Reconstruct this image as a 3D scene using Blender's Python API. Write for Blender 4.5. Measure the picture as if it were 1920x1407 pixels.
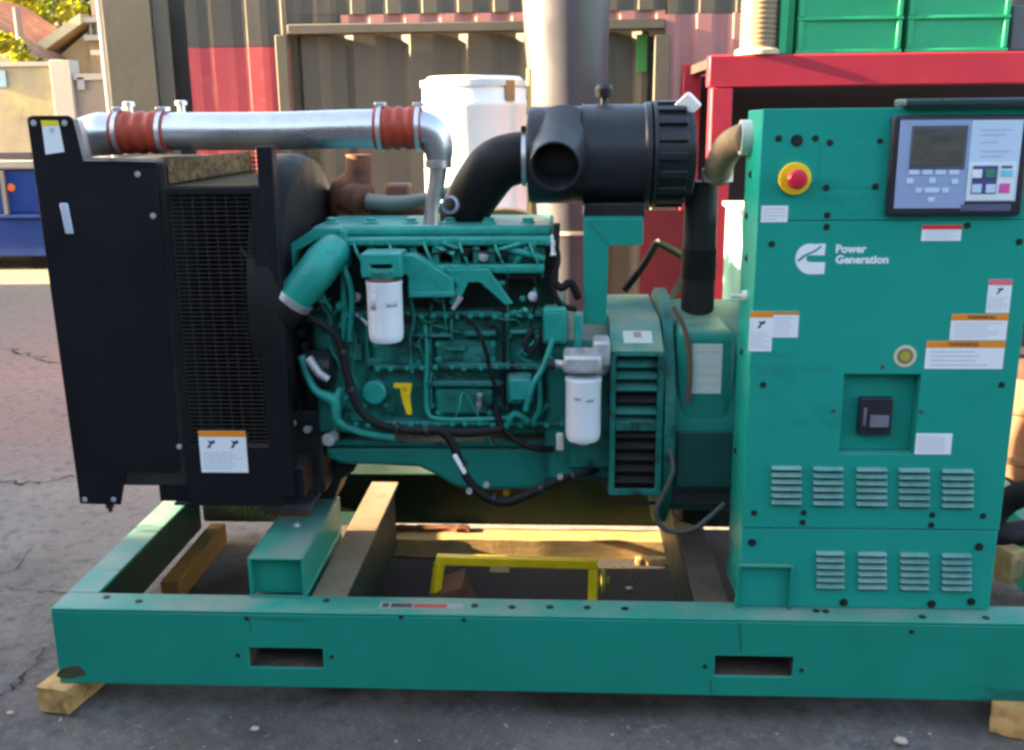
import bpy, bmesh, math, random
from mathutils import Vector, Matrix, noise
random.seed(7)
R_ = math.radians
scene = bpy.context.scene
for o in list(bpy.data.objects): bpy.data.objects.remove(o)
COL = scene.collection

# ------------------------------------------------------------------ camera
YAW, PITCH, ROLL, FPX = R_(-3.05), R_(14.22), R_(-0.557), 1893.0
CAM = Vector((0, -2.75, 1.78))
fwd = Vector((math.sin(YAW)*math.cos(PITCH), math.cos(YAW)*math.cos(PITCH), -math.sin(PITCH)))
rgt = Vector((math.cos(YAW), -math.sin(YAW), 0)); up = rgt.cross(fwd)
rgt, up = (math.cos(ROLL)*rgt + math.sin(ROLL)*up, -math.sin(ROLL)*rgt + math.cos(ROLL)*up)
cd = bpy.data.cameras.new('camera'); cam = bpy.data.objects.new('camera', cd); COL.objects.link(cam)
cam.matrix_world = Matrix(((rgt.x, up.x, -fwd.x, CAM.x), (rgt.y, up.y, -fwd.y, CAM.y), (rgt.z, up.z, -fwd.z, CAM.z), (0, 0, 0, 1)))
cd.sensor_fit = 'HORIZONTAL'; cd.sensor_width = 36.0; cd.lens = 36.0*FPX/1920; cd.clip_start = .05; cd.clip_end = 500
scene.camera = cam
# ------------------------------------------------------------------ light
SUN_EL, SUN_AZ = R_(15.5), R_(-2)                     # low sun from the left
to_sun = Vector((-math.cos(SUN_AZ)*math.cos(SUN_EL), math.sin(SUN_AZ)*math.cos(SUN_EL), math.sin(SUN_EL)))
w = bpy.data.worlds.new('World'); scene.world = w; w.use_nodes = True
nt = w.node_tree; sky = nt.nodes.new('ShaderNodeTexSky'); sky.sky_type = 'NISHITA'; sky.sun_disc = False
sky.sun_elevation = SUN_EL; sky.sun_rotation = R_(-92); sky.air_density = 1.0; sky.dust_density = 2.0; sky.ozone_density = 1.0
bg = nt.nodes['Background']; bg.inputs['Strength'].default_value = .09
nt.links.new(sky.outputs[0], bg.inputs[0])
sd = bpy.data.lights.new('sun', 'SUN'); sd.energy = 5.0; sd.angle = R_(.6); sd.color = (1, .80, .50)
so = bpy.data.objects.new('sun', sd); COL.objects.link(so); so.rotation_euler = to_sun.to_track_quat('Z', 'Y').to_euler()
scene.view_settings.view_transform = 'Standard'; scene.view_settings.look = 'None'
scene.view_settings.exposure = 3.6; scene.view_settings.gamma = 1.0
scene.view_settings.use_white_balance = True; scene.view_settings.white_balance_temperature = 7300
scene.cycles.filter_width = 2.9
scene.cycles.max_bounces = 8

# ------------------------------------------------------------------ measuring: a pixel of the 1920 px photo to a point on a plane
def ray(px, py): return rgt*((px-960)/FPX) + up*((703.5-py)/FPX) + fwd
def PY(px, py, Y): d = ray(px, py); return CAM + d*((Y-CAM.y)/d.y)
def PZ(px, py, Z): d = ray(px, py); return CAM + d*((Z-CAM.z)/d.z)
def SC(px, py, Y): d = ray(px, py); return ((Y-CAM.y)/d.y)/FPX      # metres per pixel there
def RECT(x0, y0, x1, y1, Y):
    xm, ym = (x0+x1)/2, (y0+y1)/2
    return PY(x0, ym, Y).x, PY(x1, ym, Y).x, PY(xm, y1, Y).z, PY(xm, y0, Y).z

# ------------------------------------------------------------------ materials
MATS = {}
def mat(name, col, rough=.5, metal=0., var=.12, scale=6., bump=.0, bscale=60., dirt=None, damt=.0, dscale=9., up_dust_sun=None, spec=.35, coat=0, aniso=None):
    if name in MATS: return MATS[name]
    m = bpy.data.materials.new(name); m.use_nodes = True; t = m.node_tree; N = t.nodes; L = t.links
    b = N['Principled BSDF']; b.inputs['Roughness'].default_value = rough; b.inputs['Metallic'].default_value = metal
    b.inputs['Specular IOR Level'].default_value = spec
    if coat: b.inputs['Coat Weight'].default_value = coat; b.inputs['Coat Roughness'].default_value = .15
    tc = N.new('ShaderNodeTexCoord')
    vec = tc.outputs['Object']
    if aniso:
        mp = N.new('ShaderNodeMapping'); mp.inputs['Scale'].default_value = aniso; L.new(vec, mp.inputs[0]); vec = mp.outputs[0]
    n = N.new('ShaderNodeTexNoise'); n.inputs['Scale'].default_value = scale; n.inputs['Detail'].default_value = 6; n.inputs['Roughness'].default_value = .62
    L.new(vec, n.inputs['Vector'])
    mr = N.new('ShaderNodeMapRange'); mr.inputs[1].default_value = .25; mr.inputs[2].default_value = .75; mr.inputs[3].default_value = 1-var; mr.inputs[4].default_value = 1+var
    L.new(n.outputs['Fac'], mr.inputs[0])
    mx = N.new('ShaderNodeMix'); mx.data_type = 'RGBA'; mx.blend_type = 'MULTIPLY'; mx.inputs['Factor'].default_value = 1
    mx.inputs['A'].default_value = (*col, 1); L.new(mr.outputs[0], mx.inputs['B'])
    out = mx.outputs['Result']
    if dirt is not None:
        n2 = N.new('ShaderNodeTexNoise'); n2.inputs['Scale'].default_value = dscale; n2.inputs['Detail'].default_value = 8; n2.inputs['Roughness'].default_value = .7
        L.new(vec, n2.inputs['Vector'])
        rp = N.new('ShaderNodeMapRange'); rp.inputs[1].default_value = .68-damt*.5; rp.inputs[2].default_value = .78-damt*.35; L.new(n2.outputs['Fac'], rp.inputs[0])
        md = N.new('ShaderNodeMix'); md.data_type = 'RGBA'; L.new(rp.outputs[0], md.inputs['Factor']); L.new(out, md.inputs['A']); md.inputs['B'].default_value = (*dirt, 1)
        out = md.outputs['Result']
    if up_dust_sun is not None:       # faces that look up: settled dust, and the alternator's painted sun tint
        g = N.new('ShaderNodeNewGeometry'); sx = N.new('ShaderNodeSeparateXYZ'); L.new(g.outputs['Normal'], sx.inputs[0])
        n3 = N.new('ShaderNodeTexNoise'); n3.inputs['Scale'].default_value = 5; n3.inputs['Detail'].default_value = 7; L.new(vec, n3.inputs['Vector'])
        mm = N.new('ShaderNodeMapRange'); mm.inputs[1].default_value = .3; mm.inputs[2].default_value = .72; mm.inputs[4].default_value = up_dust_sun[1]; L.new(n3.outputs['Fac'], mm.inputs[0])
        r3 = N.new('ShaderNodeMapRange'); r3.inputs[1].default_value = .6; r3.inputs[2].default_value = .95; L.new(sx.outputs[2], r3.inputs[0])
        mu = N.new('ShaderNodeMath'); mu.operation = 'MULTIPLY'; L.new(mm.outputs[0], mu.inputs[0]); L.new(r3.outputs[0], mu.inputs[1])
        md = N.new('ShaderNodeMix'); md.data_type = 'RGBA'; L.new(mu.outputs[0], md.inputs['Factor']); L.new(out, md.inputs['A']); md.inputs['B'].default_value = (*up_dust_sun[0], 1)
        out = md.outputs['Result']
    L.new(out, b.inputs['Base Color'])
    r1 = N.new('ShaderNodeMapRange'); r1.inputs[1].default_value = .3; r1.inputs[2].default_value = .7; r1.inputs[3].default_value = max(.03, rough-.1); r1.inputs[4].default_value = min(1, rough+.12)
    L.new(n.outputs['Fac'], r1.inputs[0]); L.new(r1.outputs[0], b.inputs['Roughness'])
    if bump:
        nb = N.new('ShaderNodeTexNoise'); nb.inputs['Scale'].default_value = bscale; nb.inputs['Detail'].default_value = 5; L.new(vec, nb.inputs['Vector'])
        bp = N.new('ShaderNodeBump'); bp.inputs['Strength'].default_value = bump; bp.inputs['Distance'].default_value = .01
        L.new(nb.outputs['Fac'], bp.inputs['Height']); L.new(bp.outputs[0], b.inputs['Normal'])
    MATS[name] = m; return m

DUST = (.30, .31, .29)
TEAL = (.001, .228, .170)
M_teal = mat('teal paint', TEAL, .38, var=.10, scale=3, bump=.05, bscale=25, dirt=(.03, .12, .10), damt=.12, dscale=30, up_dust_sun=((.26, .25, .24), .75), spec=.14)
def scuff(m, amt):
    N, L = m.node_tree.nodes, m.node_tree.links; b = N['Principled BSDF']; src = b.inputs['Base Color'].links[0].from_socket
    tc = N.new('ShaderNodeTexCoord')
    for sc_, th, colr, f in (((3, 40, 70), .66, (.16, .30, .27), .55), ((30, 30, 30), .70, (.09, .055, .035), .8), ((1.2, 9, 3.2), .60, (.012, .10, .08), .75)):
        mp = N.new('ShaderNodeMapping'); mp.inputs['Scale'].default_value = sc_; L.new(tc.outputs['Object'], mp.inputs[0])
        n = N.new('ShaderNodeTexNoise'); n.inputs['Scale'].default_value = 1.0; n.inputs['Detail'].default_value = 7; n.inputs['Roughness'].default_value = .68; L.new(mp.outputs[0], n.inputs['Vector'])
        mr = N.new('ShaderNodeMapRange'); mr.inputs[1].default_value = th; mr.inputs[2].default_value = th+.06; mr.inputs[4].default_value = f*amt; L.new(n.outputs['Fac'], mr.inputs[0])
        mx = N.new('ShaderNodeMix'); mx.data_type = 'RGBA'; L.new(mr.outputs[0], mx.inputs['Factor']); L.new(src, mx.inputs['A']); mx.inputs['B'].default_value = (*colr, 1); src = mx.outputs['Result']
    L.new(src, b.inputs['Base Color'])
scuff(M_teal, 1.0)
M_inner = mat('shade dark green steel', (.002, .030, .021), .5, var=.3, scale=5, bump=.1, dirt=(.02, .018, .014), damt=.4, dscale=6)  # skid green with the shade of inner faces darkened into its colour
M_cab = mat('teal cabinet paint', (.0006, .280, .222), .34, var=.07, scale=2.2, bump=.20, bscale=4, dirt=(.03, .15, .125), damt=.06, dscale=40, up_dust_sun=(DUST, .4), spec=.14)
M_eng = mat('teal engine paint', (.0015, .145, .118), .46, var=.28, scale=9, bump=.4, bscale=70, dirt=(.007, .022, .018), damt=.34, dscale=11, up_dust_sun=((.12, .28, .26), .5))
M_engl = mat('teal engine paint bright', (.0015, .26, .215), .38, var=.2, scale=12, bump=.2, bscale=60, dirt=(.015, .05, .04), damt=.14, dscale=16, up_dust_sun=((.15, .33, .31), .5))
M_black = mat('black sheet metal', (.006, .006, .009), .5, var=.3, scale=3, bump=.05, bscale=9, up_dust_sun=((.10, .10, .10), .5), spec=.22)
M_plas = mat('black plastic', (.016, .017, .022), .38, var=.2, scale=8, bump=.06, bscale=60, up_dust_sun=((.09, .09, .10), .4))
M_rub = mat('black rubber', (.007, .006, .007), .6, var=.2, scale=12, bump=.1, bscale=80, up_dust_sun=((.06, .055, .055), .4), spec=.25)
M_core = mat('radiator core', (.016, .014, .013), .7, var=.4, scale=14, bump=.3, bscale=120)
M_alu = mat('aluminium pipe', (.62, .62, .64), .33, .9, var=.12, scale=7, bump=.05, bscale=40)
M_cast = mat('cast aluminium', (.46, .46, .48), .5, .55, var=.2, scale=14, bump=.25, bscale=70)
M_zinc = mat('zinc bolt', (.62, .63, .64), .35, .8, var=.1, scale=20)
M_bolt = mat('dark bolt', (.018, .022, .022), .5, .3, var=.2, scale=30)
M_red = mat('red silicone', (.36, .045, .022), .5, var=.18, scale=20, bump=.1, bscale=60)
M_rust = mat('rust', (.13, .048, .026), .8, var=.45, scale=22, bump=.5, bscale=60)
M_white = mat('white filter paint', (.72, .74, .80), .35, var=.03, scale=9)
M_lab = mat('white label', (.74, .76, .80), .45, var=.03, scale=20)
M_org = mat('orange print', (.80, .24, .02), .5, var=.05)
M_yelp = mat('yellow print', (.80, .62, .03), .5, var=.05)
M_redp = mat('red print', (.70, .03, .04), .45, var=.06)
M_ink = mat('black ink', (.03, .03, .035), .5, var=.05)
M_gink = mat('grey print', (.46, .48, .54), .5, var=.1)
M_yel = mat('yellow steel paint', (.74, .50, .012), .45, var=.18, scale=14, dirt=(.12, .06, .02), damt=.15, dscale=20)
M_wood = mat('pale timber', (.42, .27, .12), .8, var=.35, scale=9, bump=.4, bscale=40, aniso=(1.0, 6, 6), dirt=(.10, .05, .02), damt=.18, dscale=6)
M_woody = mat('timber across', (.42, .27, .12), .8, var=.35, scale=9, bump=.4, bscale=40, aniso=(6, 1.0, 6), dirt=(.10, .05, .02), damt=.2, dscale=6)
M_tan = mat('rusty tan mesh', (.10, .06, .028), .8, var=.35, scale=25, bump=.3)
M_grime = mat('grimy steel', (.075, .055, .045), .75, var=.3, scale=7, bump=.2, dirt=(.14, .11, .08), damt=.2)
M_bezel = mat('bezel plastic', (.022, .022, .032), .4, var=.08)
M_pblue = mat('panel blue grey', (.27, .35, .55), .4, var=.04)
M_plite = mat('panel pale blue', (.50, .63, .80), .4, var=.04)
M_scr = mat('dull screen', (.085, .085, .075), .12, var=.25, scale=16, aniso=(1, 1, 3))
M_cyan = mat('cyan key', (.18, .55, .75), .4); M_pink = mat('pink key', (.70, .10, .38), .4)
M_grn = mat('green key', (.04, .22, .14), .4); M_navy = mat('navy print', (.07, .08, .22), .4)
M_tin = mat('tinned plate', (.55, .56, .52), .45, .2, var=.1)

# ------------------------------------------------------------------ mesh builder
class MB:
    def __init__(s): s.v = []; s.f = []; s.m = []; s.mi = 0
    def add(s, vs, fs):
        b = len(s.v); s.v += [tuple(p) for p in vs]
        for f in fs: s.f.append(tuple(b+i for i in f)); s.m.append(s.mi)
        return s
    def box(s, x0, x1, y0, y1, z0, z1):
        if x0 > x1: x0, x1 = x1, x0
        if z0 > z1: z0, z1 = z1, z0
        if y0 > y1: y0, y1 = y1, y0
        return s.add([(x0,y0,z0),(x1,y0,z0),(x1,y1,z0),(x0,y1,z0),(x0,y0,z1),(x1,y0,z1),(x1,y1,z1),(x0,y1,z1)],
              [(0,1,5,4),(1,2,6,5),(2,3,7,6),(3,0,4,7),(4,5,6,7),(3,2,1,0)])
    def pb(s, x0, y0, x1, y1, Y0, Y1):               # the photo rectangle seen at depth Y0, made a box back to Y1
        a, b, c, d = RECT(x0, y0, x1, y1, Y0); return s.box(a, b, Y0, Y1, c, d)
    def obox(s, c, ax, ay, az):                       # box from a centre and three half axes
        c = Vector(c); ax, ay, az = Vector(ax), Vector(ay), Vector(az); V = []
        for z in (-1, 1):
            for x, y in ((-1,-1),(1,-1),(1,1),(-1,1)): V.append(c+ax*x+ay*y+az*z)
        return s.add(V, [(0,1,5,4),(1,2,6,5),(2,3,7,6),(3,0,4,7),(4,5,6,7),(3,2,1,0)])
    def bar(s, p, q, wd, th, upv=(0,0,1)):
        p, q = Vector(p), Vector(q); d = q-p; u = d.normalized(); sdv = u.cross(Vector(upv))
        if sdv.length < 1e-4: sdv = u.cross(Vector((0,1,0)))
        sdv.normalize(); n = sdv.cross(u)
        return s.obox((p+q)/2, d/2, sdv*wd/2, n*th/2)
    def prism(s, poly, y0, y1):                       # polygon of (x, z), any winding, given thickness in y
        A = sum(poly[i][0]*poly[(i+1) % len(poly)][1]-poly[(i+1) % len(poly)][0]*poly[i][1] for i in range(len(poly)))
        if A < 0: poly = poly[::-1]
        n = len(poly); V = [(x, y0, z) for x, z in poly]+[(x, y1, z) for x, z in poly]
        return s.add(V, [tuple(range(n)), tuple(range(2*n-1, n-1, -1))]+[(i, i+n, (i+1) % n+n, (i+1) % n) for i in range(n)])
    def ppoly(s, pts, Y0, Y1): return s.prism([((q := PY(x, y, Y0)).x, q.z) for x, y in pts], Y0, Y1)
    def tube(s, pts, r, n=14, cap=True, sm=0):
        pts = [Vector(p) for p in pts]; rs = list(r) if isinstance(r, (list, tuple)) else [r]*len(pts)
        if sm and len(pts) > 2:
            P, Q = [], []
            for i in range(len(pts)-1):
                a, b, c, d = pts[max(i-1, 0)], pts[i], pts[i+1], pts[min(i+2, len(pts)-1)]
                for k in range(sm):
                    t = k/sm
                    P.append(.5*((2*b)+(c-a)*t+(2*a-5*b+4*c-d)*t*t+(3*b-a-3*c+d)*t**3)); Q.append(rs[i]*(1-t)+rs[i+1]*t)
            P.append(pts[-1]); Q.append(rs[-1]); pts, rs = P, Q
        V = []; F = []; ref = None
        for i, p in enumerate(pts):
            t = (pts[min(i+1, len(pts)-1)]-pts[max(i-1, 0)])
            if t.length < 1e-6: t = (pts[-1]-pts[0])
            t.normalize()
            if ref is None: ref = t.orthogonal().normalized()
            ref = (ref-t*ref.dot(t)); ref = ref.normalized() if ref.length > 1e-4 else t.orthogonal().normalized()
            bn = t.cross(ref)
            for k in range(n):
                a = 2*math.pi*k/n; V.append(p+(ref*math.cos(a)+bn*math.sin(a))*rs[i])
        for i in range(len(pts)-1):
            for k in range(n):
                k2 = (k+1) % n; F.append((i*n+k, i*n+k2, (i+1)*n+k2, (i+1)*n+k))
        if cap: F.append(tuple(range(n-1, -1, -1))); F.append(tuple((len(pts)-1)*n+k for k in range(n)))
        return s.add(V, F)
    def lathe(s, c, axis, prof, n=28, cap=True):      # prof: (distance along axis, radius)
        a = Vector(axis).normalized(); c = Vector(c)
        u = a.orthogonal().normalized(); v = a.cross(u); V = []; F = []
        for d, r in prof:
            for k in range(n):
                t = 2*math.pi*k/n; V.append(c+a*d+(u*math.cos(t)+v*math.sin(t))*r)
        for i in range(len(prof)-1):
            for k in range(n):
                k2 = (k+1) % n; F.append((i*n+k, i*n+k2, (i+1)*n+k2, (i+1)*n+k))
        if cap: F.append(tuple(range(n-1, -1, -1))); F.append(tuple((len(prof)-1)*n+k for k in range(n)))
        return s.add(V, F)
    def holed(s, xs, zs, holes, y0, y1):              # plate in xz on a grid, cells in holes left out
        V = {}; 
        def vi(i, j, k):
            key = (i, j, k)
            if key not in V: V[key] = len(s.v); s.v.append((xs[i], (y0, y1)[k], zs[j]))
            return V[key]
        full = lambda i, j: 0 <= i < len(xs)-1 and 0 <= j < len(zs)-1 and (i, j) not in holes
        def fc(*q): s.f.append(q); s.m.append(s.mi)
        for i in range(len(xs)-1):
            for j in range(len(zs)-1):
                if not full(i, j): continue
                fc(vi(i,j,0), vi(i+1,j,0), vi(i+1,j+1,0), vi(i,j+1,0)); fc(vi(i,j,1), vi(i,j+1,1), vi(i+1,j+1,1), vi(i+1,j,1))
                if not full(i-1, j): fc(vi(i,j,0), vi(i,j+1,0), vi(i,j+1,1), vi(i,j,1))
                if not full(i+1, j): fc(vi(i+1,j,0), vi(i+1,j,1), vi(i+1,j+1,1), vi(i+1,j+1,0))
                if not full(i, j-1): fc(vi(i,j,0), vi(i,j,1), vi(i+1,j,1), vi(i+1,j,0))
                if not full(i, j+1): fc(vi(i,j+1,0), vi(i+1,j+1,0), vi(i+1,j+1,1), vi(i,j+1,1))
        return s
    def build(s, name, m, parent=None, bevel=0., smooth=True, seg=2, angle=35):
        me = bpy.data.meshes.new(name); me.from_pydata(s.v, [], s.f); me.update()
        ms = m if isinstance(m, (list, tuple)) else [m]
        for x in ms: me.materials.append(x)
        if len(ms) > 1: me.polygons.foreach_set('material_index', s.m)
        bm = bmesh.new(); bm.from_mesh(me); bmesh.ops.recalc_face_normals(bm, faces=bm.faces); bm.to_mesh(me); bm.free()
        if smooth: me.shade_smooth(); me.set_sharp_from_angle(angle=R_(angle))
        o = bpy.data.objects.new(name, me); COL.objects.link(o)
        if bevel:
            bv = o.modifiers.new('bevel', 'BEVEL'); bv.width = bevel; bv.segments = seg; bv.limit_method = 'ANGLE'; bv.angle_limit = R_(35); bv.harden_normals = False
        if parent is not None: put(o, parent)
        return o
def root_of(o):
    L = Vector((0, 0, 0))
    while o is not None: L = L+o.location; o = o.parent
    return L
def put(o, parent): o.parent = parent; o.location = o.location-root_of(parent)
def tag(o, label=None, cat=None, group=None, kind=None):
    for k, v in (('label', label), ('category', cat), ('group', group), ('kind', kind)):
        if v: o[k] = v
    return o
def empty(name, loc, label, cat, group=None, parent=None):
    o = bpy.data.objects.new(name, None); COL.objects.link(o); o.location = loc; o.empty_display_size = .1
    return tag(o, label, cat, group)
def copies(proto, spots, parent):                     # alike pieces that share one mesh, one object each
    out = []
    for i, p in enumerate(spots):
        o = proto if i == 0 else proto.copy()
        if i: COL.objects.link(o)
        o.parent = parent; o.location = Vector(p)-root_of(parent); out.append(o)
    return out
def copy_tree(o, parent=None):
    c = o.copy(); COL.objects.link(c)
    if parent is not None: c.parent = parent
    for ch in list(o.children): copy_tree(ch, c)
    return c
def bolt_at(name, m, pts, r, parent, axis=(0, -1, 0), h=None, hexa=True):
    h = h or r*.7
    b = MB(); b.lathe((0, 0, 0), axis, [(-.002, r*1.5), (h*.25, r*1.5), (h*.26, r), (h, r*.95)], n=12)
    return copies(b.build(name, m), pts, parent)

# ================================================================== THE PLACE
# ---- ground
def asphalt():
    m = bpy.data.materials.new('old asphalt'); m.use_nodes = True; t = m.node_tree; N, L = t.nodes, t.links; b = N['Principled BSDF']
    tc = N.new('ShaderNodeTexCoord')
    def nz(sc, det=6, ro=.6):
        n = N.new('ShaderNodeTexNoise'); n.inputs['Scale'].default_value = sc; n.inputs['Detail'].default_value = det; n.inputs['Roughness'].default_value = ro; L.new(tc.outputs['Object'], n.inputs['Vector']); return n
    def mix(a, bcol, fac):
        x = N.new('ShaderNodeMix'); x.data_type = 'RGBA'; L.new(fac, x.inputs['Factor'])
        if isinstance(a, tuple): x.inputs['A'].default_value = (*a, 1)
        else: L.new(a, x.inputs['A'])
        x.inputs['B'].default_value = (*bcol, 1); return x.outputs['Result']
    def rng(src, a, c, lo=0., hi=1.):
        x = N.new('ShaderNodeMapRange'); x.inputs[1].default_value = a; x.inputs[2].default_value = c; x.inputs[3].default_value = lo; x.inputs[4].default_value = hi; L.new(src, x.inputs[0]); return x.outputs[0]
    c = mix((.060, .049, .048), (.185, .168, .162), rng(nz(1.7, 9, .7).outputs['Fac'], .38, .66))
    c = mix(c, (.05, .048, .052), rng(nz(7, 9, .75).outputs['Fac'], .50, .66, 0, .85))
    c = mix(c, (.30, .28, .27), rng(nz(5.5, 10, .8).outputs['Fac'], .60, .70, 0, .75))
    c = mix(c, (.28, .27, .27), rng(nz(90, 3).outputs['Fac'], .58, .72, 0, .5))
    c = mix(c, (.03, .03, .032), rng(nz(150, 3).outputs['Fac'], .58, .7, 0, .55))
    c0_ = c
    # the reddish, paler old slab further back on the left
    sx = N.new('ShaderNodeSeparateXYZ'); L.new(tc.outputs['Object'], sx.inputs[0])
    ad = N.new('ShaderNodeMath'); ad.operation = 'MULTIPLY_ADD'; L.new(nz(1.1).outputs['Fac'], ad.inputs[0]); ad.inputs[1].default_value = 2.4; L.new(sx.outputs[1], ad.inputs[2])
    c = mix(c, (.27, .245, .235), rng(ad.outputs[0], 1.1, 2.4, 0, .55))
    c = mix(c, (.30, .160, .135), rng(ad.outputs[0], 3.0, 4.2, 0, .75))
    c = mix(c, (.22, .165, .115), rng(ad.outputs[0], 6.2, 9.2, 0, .85))
    c = mix(c, (.055, .048, .047), rng(nz(17, 8, .75).outputs['Fac'], .50, .64, 0, .6))
    c = mix(c, (.33, .30, .28), rng(nz(31, 6, .7).outputs['Fac'], .60, .70, 0, .45))
    # ragged oil stain where sets stand, deepened to carry the bay's shade
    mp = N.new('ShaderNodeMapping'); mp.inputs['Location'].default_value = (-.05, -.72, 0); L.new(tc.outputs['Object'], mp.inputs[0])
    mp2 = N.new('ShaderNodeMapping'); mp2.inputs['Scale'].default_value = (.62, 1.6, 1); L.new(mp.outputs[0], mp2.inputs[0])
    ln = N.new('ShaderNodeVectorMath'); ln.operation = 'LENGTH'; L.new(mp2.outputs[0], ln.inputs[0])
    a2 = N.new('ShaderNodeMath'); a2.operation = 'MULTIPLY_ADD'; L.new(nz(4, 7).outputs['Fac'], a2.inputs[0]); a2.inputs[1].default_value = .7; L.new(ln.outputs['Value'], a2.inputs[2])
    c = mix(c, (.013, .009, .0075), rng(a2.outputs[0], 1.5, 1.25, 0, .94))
    L.new(c, b.inputs['Base Color']); b.inputs['Roughness'].default_value = .88
    bp = N.new('ShaderNodeBump'); bp.inputs['Strength'].default_value = .8; bp.inputs['Distance'].default_value = .02
    L.new(nz(70, 5, .7).outputs['Fac'], bp.inputs['Height']); L.new(bp.outputs[0], b.inputs['Normal'])
    return m
g = MB()
NX = 60
xs = [-4.5+i*.15 for i in range(61)]; ys = [-2.6+i*.15 for i in range(61)]
xs = [-150, -40, -15]+xs+[12, 40, 150]; ys = [-60, -15]+ys+[12, 30, 120]
for y in ys:
    for x in xs:
        inn = -4.6 < x < 4.6 and -2.7 < y < 6.5
        g.v.append((x, y, (noise.noise((x*1.3, y*1.3, 0))*.008-.009) if inn else -.009))
W_ = len(xs)
for j in range(len(ys)-1):
    for i in range(W_-1): g.f.append((j*W_+i, j*W_+i+1, (j+1)*W_+i+1, (j+1)*W_+i)); g.m.append(0)
tag(g.build('ground', asphalt(), angle=80), kind='structure')
# cracks: dark ribbons a few mm wide lying in the surface
M_crack = mat('crack', (.02, .018, .018), .95, var=.3)
def crack(pts, wd):
    P = [PZ(x, y, 0) for x, y in pts]; Q = []
    for a, b in zip(P, P[1:]):
        for k in range(8): Q.append(a.lerp(b, k/8)+Vector((random.uniform(-1, 1), random.uniform(-1, 1), 0))*wd*1.1)
    Q.append(P[-1]); m = MB(); V = []
    for i, p in enumerate(Q):
        t = (Q[min(i+1, len(Q)-1)]-Q[max(i-1, 0)]).normalized(); n = Vector((-t.y, t.x, 0))
        ww = wd*random.uniform(.15, 1)*.36*(1-.6*abs(2*i/len(Q)-1))
        for s in (1, -1):
            q = p+n*ww*s; V.append((q.x, q.y, noise.noise((q.x*1.3, q.y*1.3, 0))*.008-.005))
    m.add(V, [(2*i, 2*i+1, 2*i+3, 2*i+2) for i in range(len(Q)-1)])
    tag(m.build('ground_crack', M_crack), kind='structure')
crack([(-60, 893), (20, 905), (80, 904), (135, 893), (230, 870)], .035)
crack([(-40, 1320), (20, 1290), (60, 1255), (95, 1205)], .020)
crack([(0, 1100), (60, 1105), (120, 1112), (190, 1090)], .012)
crack([(-30, 1080), (30, 1065), (60, 1020)], .010)
crack([(0, 650), (60, 668), (120, 680)], .06)

# ---- made-up building left of the frame, shaped to throw the shade
M_wall = mat('warehouse render', (.38, .35, .31), .9, var=.15, scale=1.5, bump=.2)
wh = empty('shade_blocker', (-11, -4, 0), 'unseen block with a low wing added left of the yard to cast shade', 'blocker')
YA = .08
MB().box(-16, -9.5, -14, YA, 0, 7.2).build('wall', M_wall, wh)
MB().box(-13, -9.5, YA+.003, 8.25, 0, 2.36).build('low_blocker', M_wall, wh)
MB().box(-16.2, -9.3, -14.2, YA-.05, 7.203, 7.4).build('roof', mat('dark roofing', (.08, .07, .07), .8), wh)

ws = empty('sky_blocker', (0, -9, 0), 'unseen flat roofed block added behind the camera to cut sky light', 'blocker')  # added out of view to cut sky fill and raise contrast
M_brk = mat('brick front', (.20, .12, .09), .9, var=.3, scale=4, bump=.3)
MB().box(-13, 13, -15, -9.5, 0, 4.6).build('wall', M_brk, ws)
MB().box(-13.2, 13.2, -15.2, -9.3, 4.603, 4.85).build('roof', MATS['dark roofing'], ws)
for k in range(5): MB().box(-10+k*5-.8, -10+k*5+.8, -9.497, -9.44, 1.6, 3.0).build('window', mat('dark glass', (.02, .02, .022), .15), ws)

# ---- corrugated container behind the set
M_cont = mat('olive grey container paint', (.096, .085, .069), .62, var=.14, scale=2.2, bump=.08, bscale=14, dirt=(.13, .085, .06), damt=.1, dscale=5)
M_contr = mat('red container paint', (.52, .075, .085), .6, var=.16, scale=3, bump=.08, bscale=14, dirt=(.40, .16, .15), damt=.2, dscale=6)
M_contp = mat('faded pink container paint', (.40, .17, .16), .65, var=.16, scale=3, dirt=(.3, .10, .10), damt=.2, dscale=4)
CY = 4.2
ct = empty('shipping_container', (-.5, CY, 0), 'olive grey corrugated steel container with red paint patches behind the generator', 'container')
def corr(name, m, px0, px1, ztop, zbot, Y, pitch=.27, dep=.030, shift=0.):
    x0, x1 = PY(px0, 60, Y).x, PY(px1, 60, Y).x
    pts = [(x0, Y)]; x = x0+shift
    while x < x1:
        for dx, dy in ((0, 0), (.045*pitch/.27, dep), (.12*pitch/.27, dep), (.165*pitch/.27, 0)):
            if x0 < x+dx < x1: pts.append((x+dx, Y+dy))
        x += pitch
    pts.append((x1, pts[-1][1])); V = []
    for (x, y) in pts: V += [(x, y, zbot), (x, y, ztop), (x, y+.012, zbot), (x, y+.012, ztop)]
    F = []
    for i in range(len(pts)-1):
        a = 4*i; F += [(a, a+4, a+5, a+1), (a+2, a+3, a+7, a+6), (a+1, a+5, a+7, a+3), (a, a+2, a+6, a+4)]
    F += [(0, 1, 3, 2), (4*len(pts)-4, 4*len(pts)-2, 4*len(pts)-1, 4*len(pts)-3)]
    m_ = MB(); m_.add(V, F); o = m_.build(name, m, ct, smooth=False)
    return o
zc = lambda py, px=600: PY(px, py, CY).z
ZT = 2.72
MB().pb(232, -60, 318, 900, CY-.02, CY+.02).build('flat_panel', M_cont, ct, bevel=.004)
MB().pb(321, -60, 349, 900, CY-.005, CY+.02).build('corner_strip', M_cont, ct, bevel=.004)
zs1 = zc(88, 450)
corr('corrugated_panel', M_cont, 350, 539, ZT, zs1+.002, CY, .235, .026, .03)
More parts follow.
